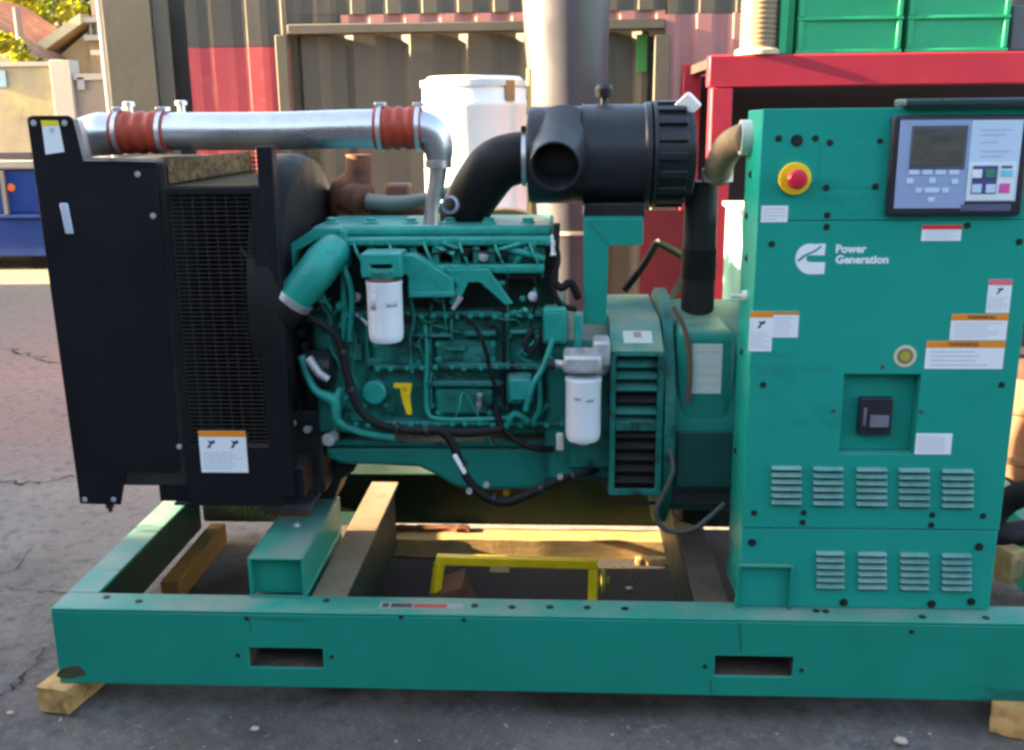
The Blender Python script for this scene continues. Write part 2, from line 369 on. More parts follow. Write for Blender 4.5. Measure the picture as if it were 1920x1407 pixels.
corr('red_painted_panel', M_contr, 350, 539, zs1-.002, .15, CY, .235, .026, .03)
zh1, zh2 = zc(46), zc(64)
zstr = zc(28)
corr('corrugated_panel', M_cont, 541, 1250, ZT, zstr+.002, CY+.01, .235, .026, .05)
corr('red_stripe_panel', M_contp, 640, 1246, zstr-.002, zh1+.005, CY+.012, .235, .026, .05)
corr('corrugated_panel', M_cont, 541, 638, zstr-.002, zh1+.005, CY+.012, .235, .026, .05)
MB().box(PY(541, 60, CY).x, PY(1246, 60, CY).x, CY-.035, CY+.07, zh2, zh1).build('header_beam', M_cont, ct, bevel=.006)
MB().pb(541, 65, 562, 900, CY-.03, CY+.10).build('door_post', M_cont, ct, bevel=.006)
MB().pb(1218, 65, 1246, 900, CY-.03, CY+.10).build('door_post', M_cont, ct, bevel=.006)
corr('recessed_panel', M_cont, 563, 1216, zh2-.004, .15, CY+.09, .385, .045, .12)
corr('faded_panel', M_contp, 1248, 1500, zc(26, 1300), .15, CY+.004, .235, .026, .06)
corr('corrugated_panel', M_cont, 1252, 2100, ZT, zc(26, 1300)+.003, CY+.006, .235, .026, .06)
corr('corrugated_panel', M_cont, 1502, 2100, zc(26, 1300)-.003, .15, CY+.006, .235, .026, .06)
MB().box(PY(228, 60, CY).x, 4.2, CY+.14, CY+2.3, .1, ZT-.03).build('box_body', M_cont, ct)
MB().pb(222, -60, 231.5, 900, CY-.01, CY+.13).build('corner_post', mat('pale worn edge', (.42, .38, .33), .7), ct, bevel=.01)
MB().box(PY(228, 60, CY).x, 4.2, CY-.05, CY+.13, .05, .148).build('bottom_rail', M_cont, ct)
# a worn green strip of paint on the recessed door
MB().pb(1193, 65, 1213, 135, CY+.075, CY+.0885).build('green_strip', mat('green paint strip', (.05, .25, .06), .6), ct)

# ---- white drum, white post behind
M_drum = mat('white plastic drum', (.84, .84, .84), .42, var=.05, scale=4, bump=.02)
DY = 2.7
d0 = PY(889, 145, DY); rd = 96*SC(889, 250, DY)
dr = empty('drum', (d0.x, DY, 0), 'tall white plastic drum with ribbed rim standing before the container', 'drum')
zt = d0.z
MB().lathe((d0.x, DY, 0), (0, 0, 1), [(0, rd*.96), (.02, rd), (zt*.35, rd), (zt*.36, rd*1.03), (zt*.38, rd*1.03), (zt*.39, rd), (zt-.16, rd), (zt-.15, rd*1.025), (zt-.125, rd*1.025), (zt-.115, rd), (zt-.06, rd), (zt-.055, rd*.97), (zt-.012, rd*.93), (zt, rd*.88)], n=56).build('drum_body', M_drum, dr)
MB().lathe((d0.x, DY, zt-.05), (0, 0, 1), [(0, rd*.985), (.0, rd*1.04), (.03, rd*1.04), (.03, rd*.98)], n=56, cap=False).build('rim_ring', mat('rim', (.60, .60, .62), .4), dr)
q = PY(955, 170, DY-rd*.72)
MB().obox((q.x, q.y, q.z), (.022, .012, 0), (-.006, .012, 0), (0, 0, .05)).build('drum_label', mat('brown tag', (.30, .17, .07), .6), dr)
PYY = 3.3
M_post = mat('weathered metal post', (.068, .066, .082), .42, .1, var=.12, scale=4)
pt = empty('post', (PY(1075, 700, PYY).x, PYY, 0), 'thick grey metal post with one side brightly sunlit behind the air cleaner', 'post')
s = MB(); a = PY(1060, -120, PYY); b_ = PY(1070, 640, PYY)
bz = 0.0; prof = []
ax = (a-b_)
s.tube([Vector((b_.x+.004, PYY, 0)), b_, PY(1066, 300, PYY), a], [.07, 45*SC(1070, 640, PYY), 66*SC(1066, 300, PYY), 88*SC(1060, 0, PYY)], n=40)
s.build('post_shaft', M_post, pt)
s = MB(); c0 = PY(1069, 432, PYY); rr = 58*SC(1069, 432, PYY); s.lathe(c0, (0, 0, 1), [(-.01, rr*.9), (-.01, rr*1.07), (.01, rr*1.07), (.01, rr*.9)], n=40, cap=False); s.build('post_band', mat('post band', (.55, .45, .33), .6), pt)
# thin yellowish pole by the drum
yp = tag(MB().tube([PY(992, 130, 2.5), Vector((PY(990, 500, 2.5).x, 2.5, 0.0))], .012, n=10).build('pole', mat('yellow pole', (.55, .38, .12), .6)), 'thin yellow pole between the white drum and the thick post', 'pole')

# ---- red steel rack on the right with crates and a pipe
M_rack = mat('red rack paint', (.36, .018, .038), .5, var=.15, scale=5, dirt=(.22, .10, .06), damt=.12, dscale=16)
M_dark = mat('interior shade colour', (.03, .022, .022), .8, var=.3, scale=4)  # near-black stands in for the shade inside the rack
RY = 2.2
rk = empty('rack', (1.3, RY, 0), 'red painted steel rack behind the control cabinet carrying green crates', 'rack')
x0, x1, z0, z1 = RECT(1330, 100, 1940, 160, RY)
MB().box(x0, 2.9, RY, RY+.10, z0, z1).build('beam', M_rack, rk, bevel=.006)
xa, xb, _, _ = RECT(1330, 160, 1370, 400, RY)
for xx in (xa, 2.78): MB().box(xx, xx+(xb-xa), RY+.002, RY+.11, 0, z0-.002).build('post', M_rack, rk, bevel=.006)
xa2, xb2, _, _ = RECT(1278, 120, 1311, 400, RY+.9)
MB().box(xa2, xb2, RY+.9, RY+1.0, 0, PY(1290, 120, RY+.9).z).build('post', M_rack, rk, bevel=.006)
MB().box(2.78, 2.9, RY+.9, RY+1.0, 0, z1).build('post', M_rack, rk, bevel=.006)
MB().box(x0+.02, 2.86, RY+.101, RY+.899, z1-.05, z1-.004).build('deck', M_dark, rk)
MB().box(xa2, 2.86, RY+1.002, RY+1.03, .15, z1-.053).build('shade_sheet', M_dark, rk)  # dark sheet put in for the shadowed rack interior
MB().pb(1200, 395, 1288, 600, RY+.7, RY+.75).build('brace_sheet', mat('dull red sheet', (.19, .02, .024), .6, var=.25, scale=5), rk)
MB().box(x0+.13, 2.77, RY+.06, RY+.85, .55, .60).build('shelf', M_dark, rk)
zr = z1
# green crates on the rack
M_crate = mat('green crate plastic', (.012, .33, .155), .40, var=.06, scale=5)
def crate(px0, px1, Yf, label):
    a0, a1, _, _ = RECT(px0, 0, px1, 95, Yf); e = empty('crate', ((a0+a1)/2, Yf+.2, zr), label, 'crate', 'green plastic crates on the red rack')
    h = .30; d = .40; t = .012
    MB().holed([a0, a1], [zr+.002, zr+h], set(), Yf, Yf+t).build('side_wall', M_crate, e)
    MB().box(a0, a1, Yf+d-t, Yf+d, zr+.002, zr+h).build('side_wall', M_crate, e)
    MB().box(a0, a0+t, Yf+t+.001, Yf+d-t-.001, zr+.002, zr+h).build('side_wall', M_crate, e); MB().box(a1-t, a1, Yf+t+.001, Yf+d-t-.001, zr+.002, zr+h).build('side_wall', M_crate, e)
    MB().box(a0+t, a1-t, Yf+t, Yf+d-t, zr+.004, zr+.016).build('base', M_crate, e)
    for zz, hh in ((.0, .016), (.145, .014), (.27, .03)):
        MB().box(a0-.006, a1+.006, Yf-.014, Yf-.0005, zr+.003+zz, zr+.003+zz+hh).build('rib', M_crate, e, bevel=.003)
    for xx in (a0, a1-.022):
        MB().box(xx, xx+.022, Yf-.013, Yf-.0006, zr+.020, zr+.146).build('rib', M_crate, e, bevel=.003)
        MB().box(xx, xx+.022, Yf-.013, Yf-.0006, zr+.163, zr+.272).build('rib', M_crate, e, bevel=.003)
    return e
crate(1497, 1690, RY+.03, 'green plastic crate left of the two on the rack beam')
crate(1702, 1890, RY+.035, 'green plastic crate on the rack nearest the right edge of the picture')
q = RECT(1462, 0, 1492, 95, RY+.03)
e = empty('crate_cover', (q[0], RY+.1, zr), 'narrow bright green lid stood on edge left of the crates', 'lid')
MB().box(q[0], q[0]+.035, RY+.02, RY+.45, zr+.002, zr+.33).build('lid_plate', M_crate, e, bevel=.004)
MB().box(q[0]+.040, q[1], RY+.06, RY+.42, zr+.002, zr+.31).build('lid_rim', M_crate, e, bevel=.004)
# ridged pipe standing on the rack
pp = PY(1422, 95, RY+.09); rp = 35*SC(1422, 50, RY+.09)
prof = []
for k in range(26): prof += [(k*.022, rp*.95), (k*.022+.007, rp), (k*.022+.015, rp)]
e = empty('pipe', (pp.x, RY+.09, zr), 'tan ridged flexible pipe standing on the rack corner', 'pipe')
MB().lathe((pp.x, RY+.09, zr+.002), (0, 0, 1), prof, n=28).build('ridged_tube', mat('tan ridged pipe', (.22, .16, .10), .6, var=.15, scale=10), e)
MB().lathe((pp.x, RY+.09, zr+.003), (0, 0, 1), [(0, rp*1.25), (.02, rp*1.25), (.03, rp*1.02)], n=28).build('flange', mat('tan flange', (.48, .38, .26), .6), e)
e = tag(MB().box(PY(1893, 50, RY+.1).x, PY(1893, 50, RY+.1).x+.45, RY+.08, RY+.5, zr+.002, zr+.21).build('box', mat('grey box', (.10, .12, .13), .6), bevel=.01), 'dark grey box at the right end of the rack top', 'box')

# ---- things on the right behind the cabinet
e = empty('pallet', (1.75, 1.6, 0), 'pale wooden pallet pieces stacked right of the control cabinet', 'pallet')
PLY = 1.15
for i, (ya, yb) in enumerate(((925, 943), (973, 990))):
    r = RECT(1850, ya, 2150, yb, PLY); MB().box(r[0], r[0]+.9, PLY, PLY+.10, r[2], r[3]).build('board', M_wood, e, bevel=.003)
for xo in (.0, .42, .80):
    r = RECT(1850, 944, 1870, 972, PLY); MB().box(r[0]+.005+xo, r[0]+.07+xo, PLY+.005, PLY+.09, r[2], r[3]-.002).build('spacer_block', M_wood, e)
r = RECT(1850, 990, 1870, 1010, PLY)
for xo in (.0, .80): MB().box(r[0]+.03+xo, r[0]+.1+xo, PLY+.01, PLY+.09, 0, r[3]-.003).build('leg_block', M_wood, e)
q = PY(1935, 735, 1.35)
e = tag(MB().lathe((q.x+.10, 1.42, PY(1900, 912, 1.35).z), (0, 0, 1), [(0, .235), (.02, .24), (.12, .24), (.13, .25), (.15, .25), (.16, .24), (.33, .24), (.34, .25), (.36, .25), (.37, .24), (.46, .24), (.48, .235)], n=32).build('barrel', mat('brown rusty barrel', (.13, .06, .035), .7, var=.35, scale=5)), 'brown rusty barrel standing on the pallet right of the cabinet', 'barrel')
c = PY(1958, 1010, .62)
e = tag(MB().tube([(c.x+.19*math.cos(t), .62+.02*math.sin(t*3), max(.36, c.z+.19*math.sin(t))) for t in [k*math.pi/12 for k in range(25)]], .045, n=12).build('hose', M_rub), 'thick black hose coil resting on the skid right of the cabinet', 'hose')
q = PY(1872, 1085, .55)
e = tag(MB().obox((q.x+.02, .56, q.z+.06), (.028, .012, .003), (-.02, .05, 0), (0, 0, .06)).build('wood_offcut', M_wood, bevel=.006), 'small pale wood offcut lying on the skid beside the black hose', 'wood')

# ---- left background: skip, walls, house, hill, trees
M_blue = mat('blue skip paint', (.007, .042, .21), .45, var=.12, scale=2, up_dust_sun=((.35, .36, .42), .5))
SYY = 9.6
a0, a1, b0, b1 = RECT(-420, 312, 120, 470, SYY)
e = empty('skip', ((a0+a1)/2, SYY+.6, 0), 'long blue steel skip on the yard left of the black radiator', 'skip')
zz = PY(40, 482, SYY).z; zk = PY(40, 410, SYY).z; ztp = PY(40, 318, SYY).z
MB().prism([(a0, max(.06, zz)), (a1, max(.06, zz)), (a1, zk), (a0, zk)], SYY+.02, SYY+1.6).build('lower_body', M_blue, e, bevel=.02)
MB().box(a0, a1, SYY-.03, SYY+1.62, zk+.004, zk+.05).build('belt_rail', M_blue, e, bevel=.01)
MB().box(a0, a1, SYY+.02, SYY+1.6, zk+.054, ztp).build('upper_body', M_blue, e, bevel=.02)
MB().box(a0-.02, a1+.02, SYY-.03, SYY+1.64, ztp+.003, ztp+.10).build('top_rail', mat('pale skip lid', (.26, .23, .21), .6, var=.1), e, bevel=.02)
for px in (-170, -70, 6): 
    r = RECT(px, 330, px+5, 400, SYY); MB().box(r[0], r[0]+.05, SYY-.03, SYY+.019, zk+.056, ztp-.01).build('stiffener', mat('pale steel rib', (.16, .15, .14), .6), e)
q = PY(20, 352, SYY); MB().lathe((q.x, SYY+.018, q.z), (0, -1, 0), [(0, .05), (.02, .05), (.035, .03)], n=16).build('reflector', mat('orange reflector', (.85, .16, .03), .35), e)
for px in (-350, 60): r = PY(px, 482, SYY); MB().box(r.x-.1, r.x+.1, SYY+.2, SYY+1.4, 0, max(.055, zz-.002)).build('skid_runner', M_rub, e)
r0 = PY(-60, 255, SYY+.4); r1 = PY(58, 262, SYY+.4)
e = tag(MB().bar((r0.x, SYY+.5, ztp+.16), (r1.x+.35, SYY+.5, ztp+.15), .25, .09).build('beam', mat('dark timber', (.05, .04, .05), .8, var=.3), bevel=.01), 'dark timber beam lying along the top of the blue skip', 'beam')
r2 = PY(20, 275, SYY+.4)
M_pale = mat('pale render', (.30, .25, .17), .9, var=.3, scale=1.6, bump=.1, dirt=(.40, .33, .16), damt=.4, dscale=.9)
M_cop = mat('pale coping', (.36, .32, .28), .85, var=.1, scale=2)
WY = 14.0
r = RECT(-300, 118, 116, 480, WY)
e = empty('boundary_wall', (r[0], WY, 0), 'pale yellow rendered yard wall, taller length left of the step', 'wall'); e_wall = e
MB().box(r[0], r[1], WY, WY+.2, -.02, r[3]-.08).build('wall_panel', M_pale, e)
MB().box(r[0], r[1], WY-.04, WY+.24, r[3]-.077, r[3]).build('coping', M_cop, e, bevel=.01)
x2 = PY(137, 150, WY).x
MB().box(r[1]+.004, x2, WY-.06, WY+.26, -.02, r[3]+.02).build('pier', M_cop, e, bevel=.01)
r = RECT(138, 138, 300, 480, WY)
e = empty('boundary_wall', (r[0], WY, 0), 'lower greyish yard wall with pale coping beside the container corner', 'wall')
MB().box(x2+.006, r[1]+1, WY+.02, WY+.2, -.02, r[3]-.10).build('wall_panel', mat('greyish render', (.24, .19, .15), .9, var=.15, scale=1.2), e)
MB().box(x2+.006, r[1]+1, WY-.03, WY+.25, r[3]-.097, r[3]).build('coping', M_cop, e, bevel=.01)
q = PY(153, 157, WY)
MB().box(q.x-.06, q.x+.06, WY-.03, WY+.019, q.z-.10, q.z+.10).build('meter_box', mat('grey meter box', (.25, .25, .27), .6), e, bevel=.005)
q0, q1 = PY(-12, 132, WY), PY(15, 164, WY)
MB().box(q0.x, q1.x, WY-.03, WY-.002, q1.z, q0.z).build('wall_sign', mat('pale blue sign', (.20, .32, .40), .5), e_wall, bevel=.005)
# house
HY = 26.0
M_hw = mat('tan house wall', (.30, .22, .12), .9, var=.15, scale=.8, dirt=(.42, .30, .18), damt=.3, dscale=.7)
M_hp = mat('pink house wall', (.34, .23, .18), .9, var=.1, scale=.8)
M_roof = mat('terracotta roof', (.44, .30, .15), .8, var=.25, scale=3)
hx = lambda px, py=80, Y=HY: PY(px, py, Y)
hs = empty('house', (hx(170).x, HY+3, 0), 'tan house with sloping tiled roof beyond the yard wall', 'house')
pL, pR = hx(78, 98), hx(164, 40)
MB().prism([(pL.x+.3, 0), (pR.x, 0), (pR.x, pR.z-.25), (pL.x+.3, pL.z-.25)], HY, HY+6).build('wall', M_hw, hs)
rf = MB().prism([(pL.x-.3, pL.z-.32), (pR.x, pR.z-.08), (pR.x, pR.z+.16), (pL.x-.3, pL.z-.08)], HY-.35, HY+6.3).build('roof', M_roof, hs)
MB().prism([(pL.x-.35, pL.z-.36), (pR.x, pR.z-.10), (pR.x, pR.z+.17), (pL.x-.35, pL.z-.07)], HY-.42, HY-.353).build('barge_board', mat('cream board', (.50, .42, .26), .7), hs)
r = RECT(164, -30, 330, 62, HY)
MB().box(pR.x+.004, r[1]+3, HY+.3, HY+6, r[2]-.05, r[3]+2).build('upper_wall', M_hp, hs)
MB().box(pR.x+.004, r[1]+3, HY-.1, HY+.295, 0, RECT(164, 70, 230, 200, HY)[3]).build('lower_wall', M_hw, hs)
zr0, zr1 = hx(190, 66).z, hx(190, 44).z
MB().box(pR.x+.004, r[1]+3, HY-.35, HY+.1, zr1, zr1+.13).build('balcony_rail', M_cop, hs)
MB().box(pR.x+.004, r[1]+3, HY-.35, HY+.1, zr0-.16, zr0-.02).build('balcony_floor', M_cop, hs)
MB().box(pR.x+.004, r[1]+3, HY+.296, HY+.299, zr0-.019, zr1-.001).build('balcony_back', M_roof, hs)
for k in range(12):
    xx = pR.x+.12+k*.19
    MB().lathe((xx, HY-.1, zr0-.019), (0, 0, 1), [(0, .05), (.06, .035), (.14, .06), (.25, .03), (zr1-zr0+.018, .045)], n=10).build('baluster', M_cop, hs)
r = RECT(207, 78, 216, 102, HY-.2)
f = MB().box(r[0], r[1]+.05, HY-.16, HY-.102, r[2], r[3]).build('window', mat('dark glass', (.02, .02, .022), .15), hs)
r = RECT(188, 104, 226, 134, 20)
e = empty('shed', (r[0], 20, 0), 'small grey flat roofed shed behind the lower yard wall', 'shed')
MB().box(r[0], r[1]+1.5, 20, 22, 0, r[3]).build('shed_wall', mat('grey shed', (.30, .24, .22), .8, var=.2), e)
MB().box(r[0]-.1, r[1]+1.6, 19.8, 22.1, r[3]+.003, r[3]+.10).build('shed_roof', M_cop, e)
q = RECT(216, 117, 225, 130, 20)
MB().box(q[0], q[1]+.1, 19.96, 19.998, q[2], q[3]).build('shed_window', mat('dark red pane', (.12, .03, .04), .4), e)
# red brown tiled roofs far left
e = empty('house', (hx(0).x-4, HY+8, 0), 'low house with reddish roof at the far left under the trees', 'house')
pA, pB = hx(-150, -30, 24), hx(72, 112, 24)
MB().prism([(pA.x, pA.z), (pB.x, pB.z), (pB.x, pB.z-.25), (pA.x, pA.z-.25)], 24, 29).build('roof', mat('salmon roof tiles', (.24, .11, .065), .85, var=.55, scale=3.5, dirt=(.34, .22, .10), damt=.35, dscale=3), e)
MB().prism([(pA.x+.1, 0), (pB.x-.3, 0), (pB.x-.3, pB.z-.06), (pA.x+.1, pA.z-.3)], 24.2, 28.8).build('wall', M_hp, e)
q = hx(36, 60, 23.5)
e = tag(MB().tube([(q.x, 23.5, 0), (q.x, 23.5, hx(36, 15, 23.5).z)], .09, n=10).build('utility_pole', mat('pinkish pole', (.22, .17, .15), .8)), 'pale slim pole standing before the reddish roof', 'pole')
# hill
h = MB(); V = []; nx, ny = 40, 12
for j in range(ny):
    for i in range(nx):
        x = -90+i*4.2; y = 44+j*5; V.append((x, y, -.5+(j*1.9)+2.0*noise.noise((x*.06, y*.06, 3))*min(1, j/3)))
h.add(V, [(j*nx+i, j*nx+i+1, (j+1)*nx+i+1, (j+1)*nx+i) for j in range(ny-1) for i in range(nx-1)])
tag(h.build('hill', mat('scrub hillside', (.10, .10, .035), .95, var=.5, scale=.6, bump=.5, bscale=2)), kind='structure')
# trees: leaf faces spread through clumps
def leafmat(name, col):
    m = mat(name, col, .6, var=.35, scale=1.2); N, L = m.node_tree.nodes, m.node_tree.links; b = N['Principled BSDF']
    tr = N.new('ShaderNodeBsdfTranslucent'); tr.inputs['Color'].default_value = (col[0]*3.2, col[1]*3.0, col[2]*1.2, 1)
    mx = N.new('ShaderNodeMixShader'); mx.inputs[0].default_value = .45; L.new(b.outputs[0], mx.inputs[1]); L.new(tr.outputs[0], mx.inputs[2])
    L.new(mx.outputs[0], N['Material Output'].inputs['Surface']); return m
M_leaf = [leafmat('yellow green leaves', (.13, .13, .012)), leafmat('mid green leaves', (.05, .07, .02)), leafmat('dark leaves', (.022, .035, .018))]
M_bark = mat('bark', (.10, .07, .05), .9, var=.3, scale=8, bump=.5)
def tree(x, y, h_, w_, seed, mi, label, leaf=.22, nc=16, per=130):
    rnd = random.Random(seed); e = empty('tree', (x, y, 0), label, 'tree', 'trees beyond the houses')
    t = MB(); t.tube([(x, y, -.3), (x+.1, y, h_*.35), (x-.1, y+.1, h_*.8)], [.20, .13, .04], n=8, sm=4)
    for k in range(5):
        a = rnd.uniform(0, 6.28); z = h_*rnd.uniform(.3, .55); t.tube([(x, y, z), (x+math.cos(a)*w_*.5, y+math.sin(a)*w_*.5, z+h_*.25)], [.07, .02], n=6)
    t.build('trunk', M_bark, e); c = MB()
    for k in range(nc):
        a = rnd.uniform(0, 6.28); rr = w_*math.sqrt(rnd.random()); z = h_*(.35+.65*rnd.random()); rr *= 1-.45*abs(z/h_-.6)
        cx, cy, cz = x+math.cos(a)*rr, y+math.sin(a)*rr, z; cr = rnd.uniform(.35, .75)*w_*.5
        for q in range(per):
            d = Vector((rnd.gauss(0, 1), rnd.gauss(0, 1), rnd.gauss(0, 1))).normalized()*cr*rnd.random()**.4
            p = Vector((cx, cy, cz))+Vector((d.x, d.y, d.z*.8)); n = Vector((rnd.gauss(0, 1), rnd.gauss(0, 1), rnd.gauss(.3, 1))).normalized()
            u = n.orthogonal().normalized()*leaf*rnd.uniform(.5, 1); v = n.cross(u)*.6
            c.mi = 0; c.add([p-u, p-v*.8, p+u, p+v*.8], [(0, 1, 2, 3)])
    c.build('crown', M_leaf[mi], e, smooth=False)
def txy(px, Y): return PY(px, 200, Y).x
tree(txy(70, 36), 36, 7.5, 2.2, 1, 0, 'bright yellow green tree lit from behind above the tan roof')
tree(txy(130, 40), 40, 8.5, 2.4, 2, 1, 'mid green tree behind the tan house roof')
tree(txy(20, 41), 41, 8.0, 2.6, 3, 2, 'dark green tree behind the reddish roof')
tree(txy(-90, 38), 38, 8.0, 2.8, 4, 1, 'leafy green tree at the far left edge')
tree(txy(205, 43), 43, 8.5, 2.4, 5, 2, 'dark green tree behind the pink upper house wall')
tree(txy(48, 22.6), 22.6, 4.0, .7, 9, 1, 'thin green bush beside the pale pole over the yard wall', leaf=.12, nc=9, per=80)
tree(txy(100, 45), 45, 9.5, 2.6, 8, 2, 'tall dark tree between the two houses')
tree(txy(6, 20), 20, 4.3, 1.0, 6, 0, 'small yellow green shrubby tree just over the yard wall', leaf=.14, nc=10, per=90)

# ================================================================== GENERATOR SET
gs = empty('generator_set', (0, .7, .08), 'teal diesel generator set with black radiator and control cabinet on a steel skid', 'generator')
part = lambda name, m=None, **k: None
ZR = .339; ZB = .083; FL = .11
# ---- skid
def mid_empty(name): 
    o = bpy.data.objects.new(name, None); COL.objects.link(o); o.location = gs.location; put(o, gs); o.location = (0, 0, 0); return o
sk = MB()
s1 = RECT(467, 1212, 605, 1250, 0); s2 = RECT(1340, 1236, 1486, 1272, 0)
xs = [-1.572, s1[0], s1[1], s2[0], s2[1], 1.80]; zs = [ZB, (s1[2]+s2[2])/2, (s1[3]+s2[3])/2, ZR-.010]
fr = sk.holed(xs, zs, {(1, 1), (3, 1)}, 0, .010).build('skid_rail', M_teal, gs, bevel=.003)
MB().box(-1.572, 1.80, 0, FL, ZR-.010, ZR).build('top_flange', M_teal, fr, bevel=.0045, seg=3)
MB().box(-1.572, 1.80, .0105, FL, ZB, ZB+.010).build('bottom_flange', M_teal, fr, bevel=.003)
for s_ in (s1, s2):   # fork pockets behind the slots
    p = MB(); zb_, zt_ = zs[1], zs[2]
    p.box(s_[0]-.004, s_[0]-.001, .0105, .95, zb_-.004, zt_+.004); p.box(s_[1]+.001, s_[1]+.004, .0105, .95, zb_-.004, zt_+.004)
    p.box(s_[0]-.001, s_[1]+.001, .0105, .95, zb_-.006, zb_-.003); p.box(s_[0]-.001, s_[1]+.001, .0105, .95, zt_+.003, zt_+.006)
    p.build('fork_pocket', M_grime, fr)
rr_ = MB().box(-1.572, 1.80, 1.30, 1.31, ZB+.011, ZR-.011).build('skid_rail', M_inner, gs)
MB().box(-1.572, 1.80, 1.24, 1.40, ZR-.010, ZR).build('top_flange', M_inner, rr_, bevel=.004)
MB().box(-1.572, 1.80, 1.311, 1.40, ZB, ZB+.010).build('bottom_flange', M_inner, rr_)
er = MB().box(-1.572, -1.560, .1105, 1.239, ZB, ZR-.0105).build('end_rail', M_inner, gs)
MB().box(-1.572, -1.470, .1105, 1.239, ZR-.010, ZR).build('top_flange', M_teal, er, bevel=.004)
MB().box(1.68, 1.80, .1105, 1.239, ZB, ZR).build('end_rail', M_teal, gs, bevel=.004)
# cross beam with the box section on its top
M_dusty = mat('dusty brown steel', (.19, .145, .10), .75, var=.25, scale=7, bump=.1, dirt=(.10, .07, .05), damt=.2)
cb = MB().box(-.79, -.68, .1105, 1.145, .325, .335).build('cross_beam', M_dusty, gs, bevel=.002)
MB().box(-.742, -.730, .12, 1.04, ZB+.012, .3245).build('beam_web', M_inner, cb)
MB().box(-.688, -.6795, .1115, 1.04, ZB+.012, .3245).build('beam_web', M_inner, cb)
bx0, bx1 = -.978, -.805; bzt = .470
u = MB(); t_ = .007
u.box(bx0, bx0+t_, .095, .63, ZR+.001, bzt); u.box(bx1-t_, bx1, .095, .63, ZR+.001, bzt); u.box(bx0+t_, bx1-t_, .095, .63, bzt-t_, bzt); 
bs = u.build('box_beam', M_teal, gs, bevel=.002)
MB().box(bx0+t_+.0005, bx1-t_-.0005, .128, .1345, ZR+.001, bzt-t_-.0005).build('end_plate', M_teal, bs)
MB().box(bx0, bx1, .633, 1.12, ZB+.02, ZB+.13).build('beam_tail', M_inner, bs, bevel=.003)
MB().box(bx0, bx1, .136, .63, ZB+.02, ZR-.012).build('beam_web', M_teal, bs)
cb2 = MB().box(.405, .507, .1105, 1.30, .327, .337).build('cross_beam', M_grime, gs, bevel=.002)
MB().box(.403, .4115, .112, 1.299, ZB+.012, .3265).build('beam_web', M_inner, cb2)
# right box beam end below the cabinet
r = RECT(1381, 1062, 1486, 1140, .06)
u = MB(); t_ = .008
u.box(r[0], r[0]+t_, .062, .0795, ZR+.001, r[3]); u.box(r[1]-t_, r[1], .062, .0795, ZR+.001, r[3]); u.box(r[0]+t_, r[1]-t_, .062, .0795, r[3]-t_, r[3])
b2 = u.build('box_beam', M_teal, gs, bevel=.002)
# skid details: bolts and holes, print on the flange
hole = MB().lathe((0, 0, 0), (0, 0, 1), [(0, .011), (.0022, .011), (.0025, .006)], n=12).build('skid_bolt', M_bolt)
pts = []
for px, py in ((960, 1139), (1031, 1139), (1101, 1140), (1172, 1142), (612, 1127), (890, 1136), (1548, 1147), (1850, 1161), (1530, 1146), (260, 1128), (200, 1120), (1730, 1158)):
    p = PZ(px, py, ZR); pts.append((p.x, min(max(p.y, .03), .095), ZR+.0003))
copies(hole, pts, fr)
hole = MB().lathe((0, 0, 0), (0, -1, 0), [(0, .007), (.0015, .007), (.0017, .003)], n=10).build('face_bolt', M_bolt)
pts = []
for px, py in ((446, 1229), (622, 1232), (1322, 1250), (1503, 1257), (1709, 1185), (752, 1157), (870, 1163), (463, 1160)):
    p = PY(px, py, 0); pts.append((p.x, -.0002, p.z))
copies(hole, pts, fr)
a = PZ(710, 1141, ZR); b_ = PZ(868, 1141, ZR); c_ = PZ(710, 1130, ZR)
m_ = MB(); y0_, y1_ = a.y, c_.y
m_.box(a.x, b_.x, y0_, y1_, ZR+.0002, ZR+.001); m_.mi = 1; m_.box(a.x+.035, a.x+.10, y0_+.006, y1_-.006, ZR+.0011, ZR+.0016); m_.box(a.x+.008, a.x+.028, y0_+.006, y1_-.006, ZR+.0011, ZR+.0016)
m_.mi = 2; m_.box(a.x+.105, b_.x-.05, y0_+.006, y1_-.006, ZR+.0011, ZR+.0016)
m_.build('skid_label', [mat('worn grey label', (.25, .27, .28), .6), M_ink, mat('worn red print', (.35, .06, .06), .6)], fr)
# rusty weld patch at the bottom left corner, scratches
rp_ = [(134+(26+6*math.sin(3*t))*math.cos(t), 1261+(13+3*math.cos(2*t+1))*math.sin(t)) for t in [k*.5236 for k in range(12)]]
MB().ppoly(rp_, -.0008, -.0001).build('rust_patch', mat('rust stain', (.045, .05, .022), .8, var=.6, scale=22), fr)

scuff(M_cab, .40)
M_seam = mat('weld seam dark', (.006, .09, .075), .6, var=.3)
for pts_ in ([(1386, 1168), (1388, 1168), (1391, 1222), (1389, 1222)], [(1331, 1276), (1333, 1276), (1334, 1300), (1332, 1300)], [(456, 1158), (572, 1163), (572, 1165), (456, 1160)], [(467, 1162), (469, 1162), (471, 1186), (469, 1186)]):
    MB().ppoly(pts_, -.0012, -.0001).build('weld_seam', M_seam, fr)
for x_ in (bx0, bx1):
    MB().tube([(x_, .10, ZR+.002), (x_, .62, ZR+.002)], .004, n=8).build('weld_bead', M_teal, bs)
MB().tube([(bx0, .096, ZR+.002), (bx1, .096, ZR+.002)], .004, n=8).build('weld_bead', M_teal, bs)
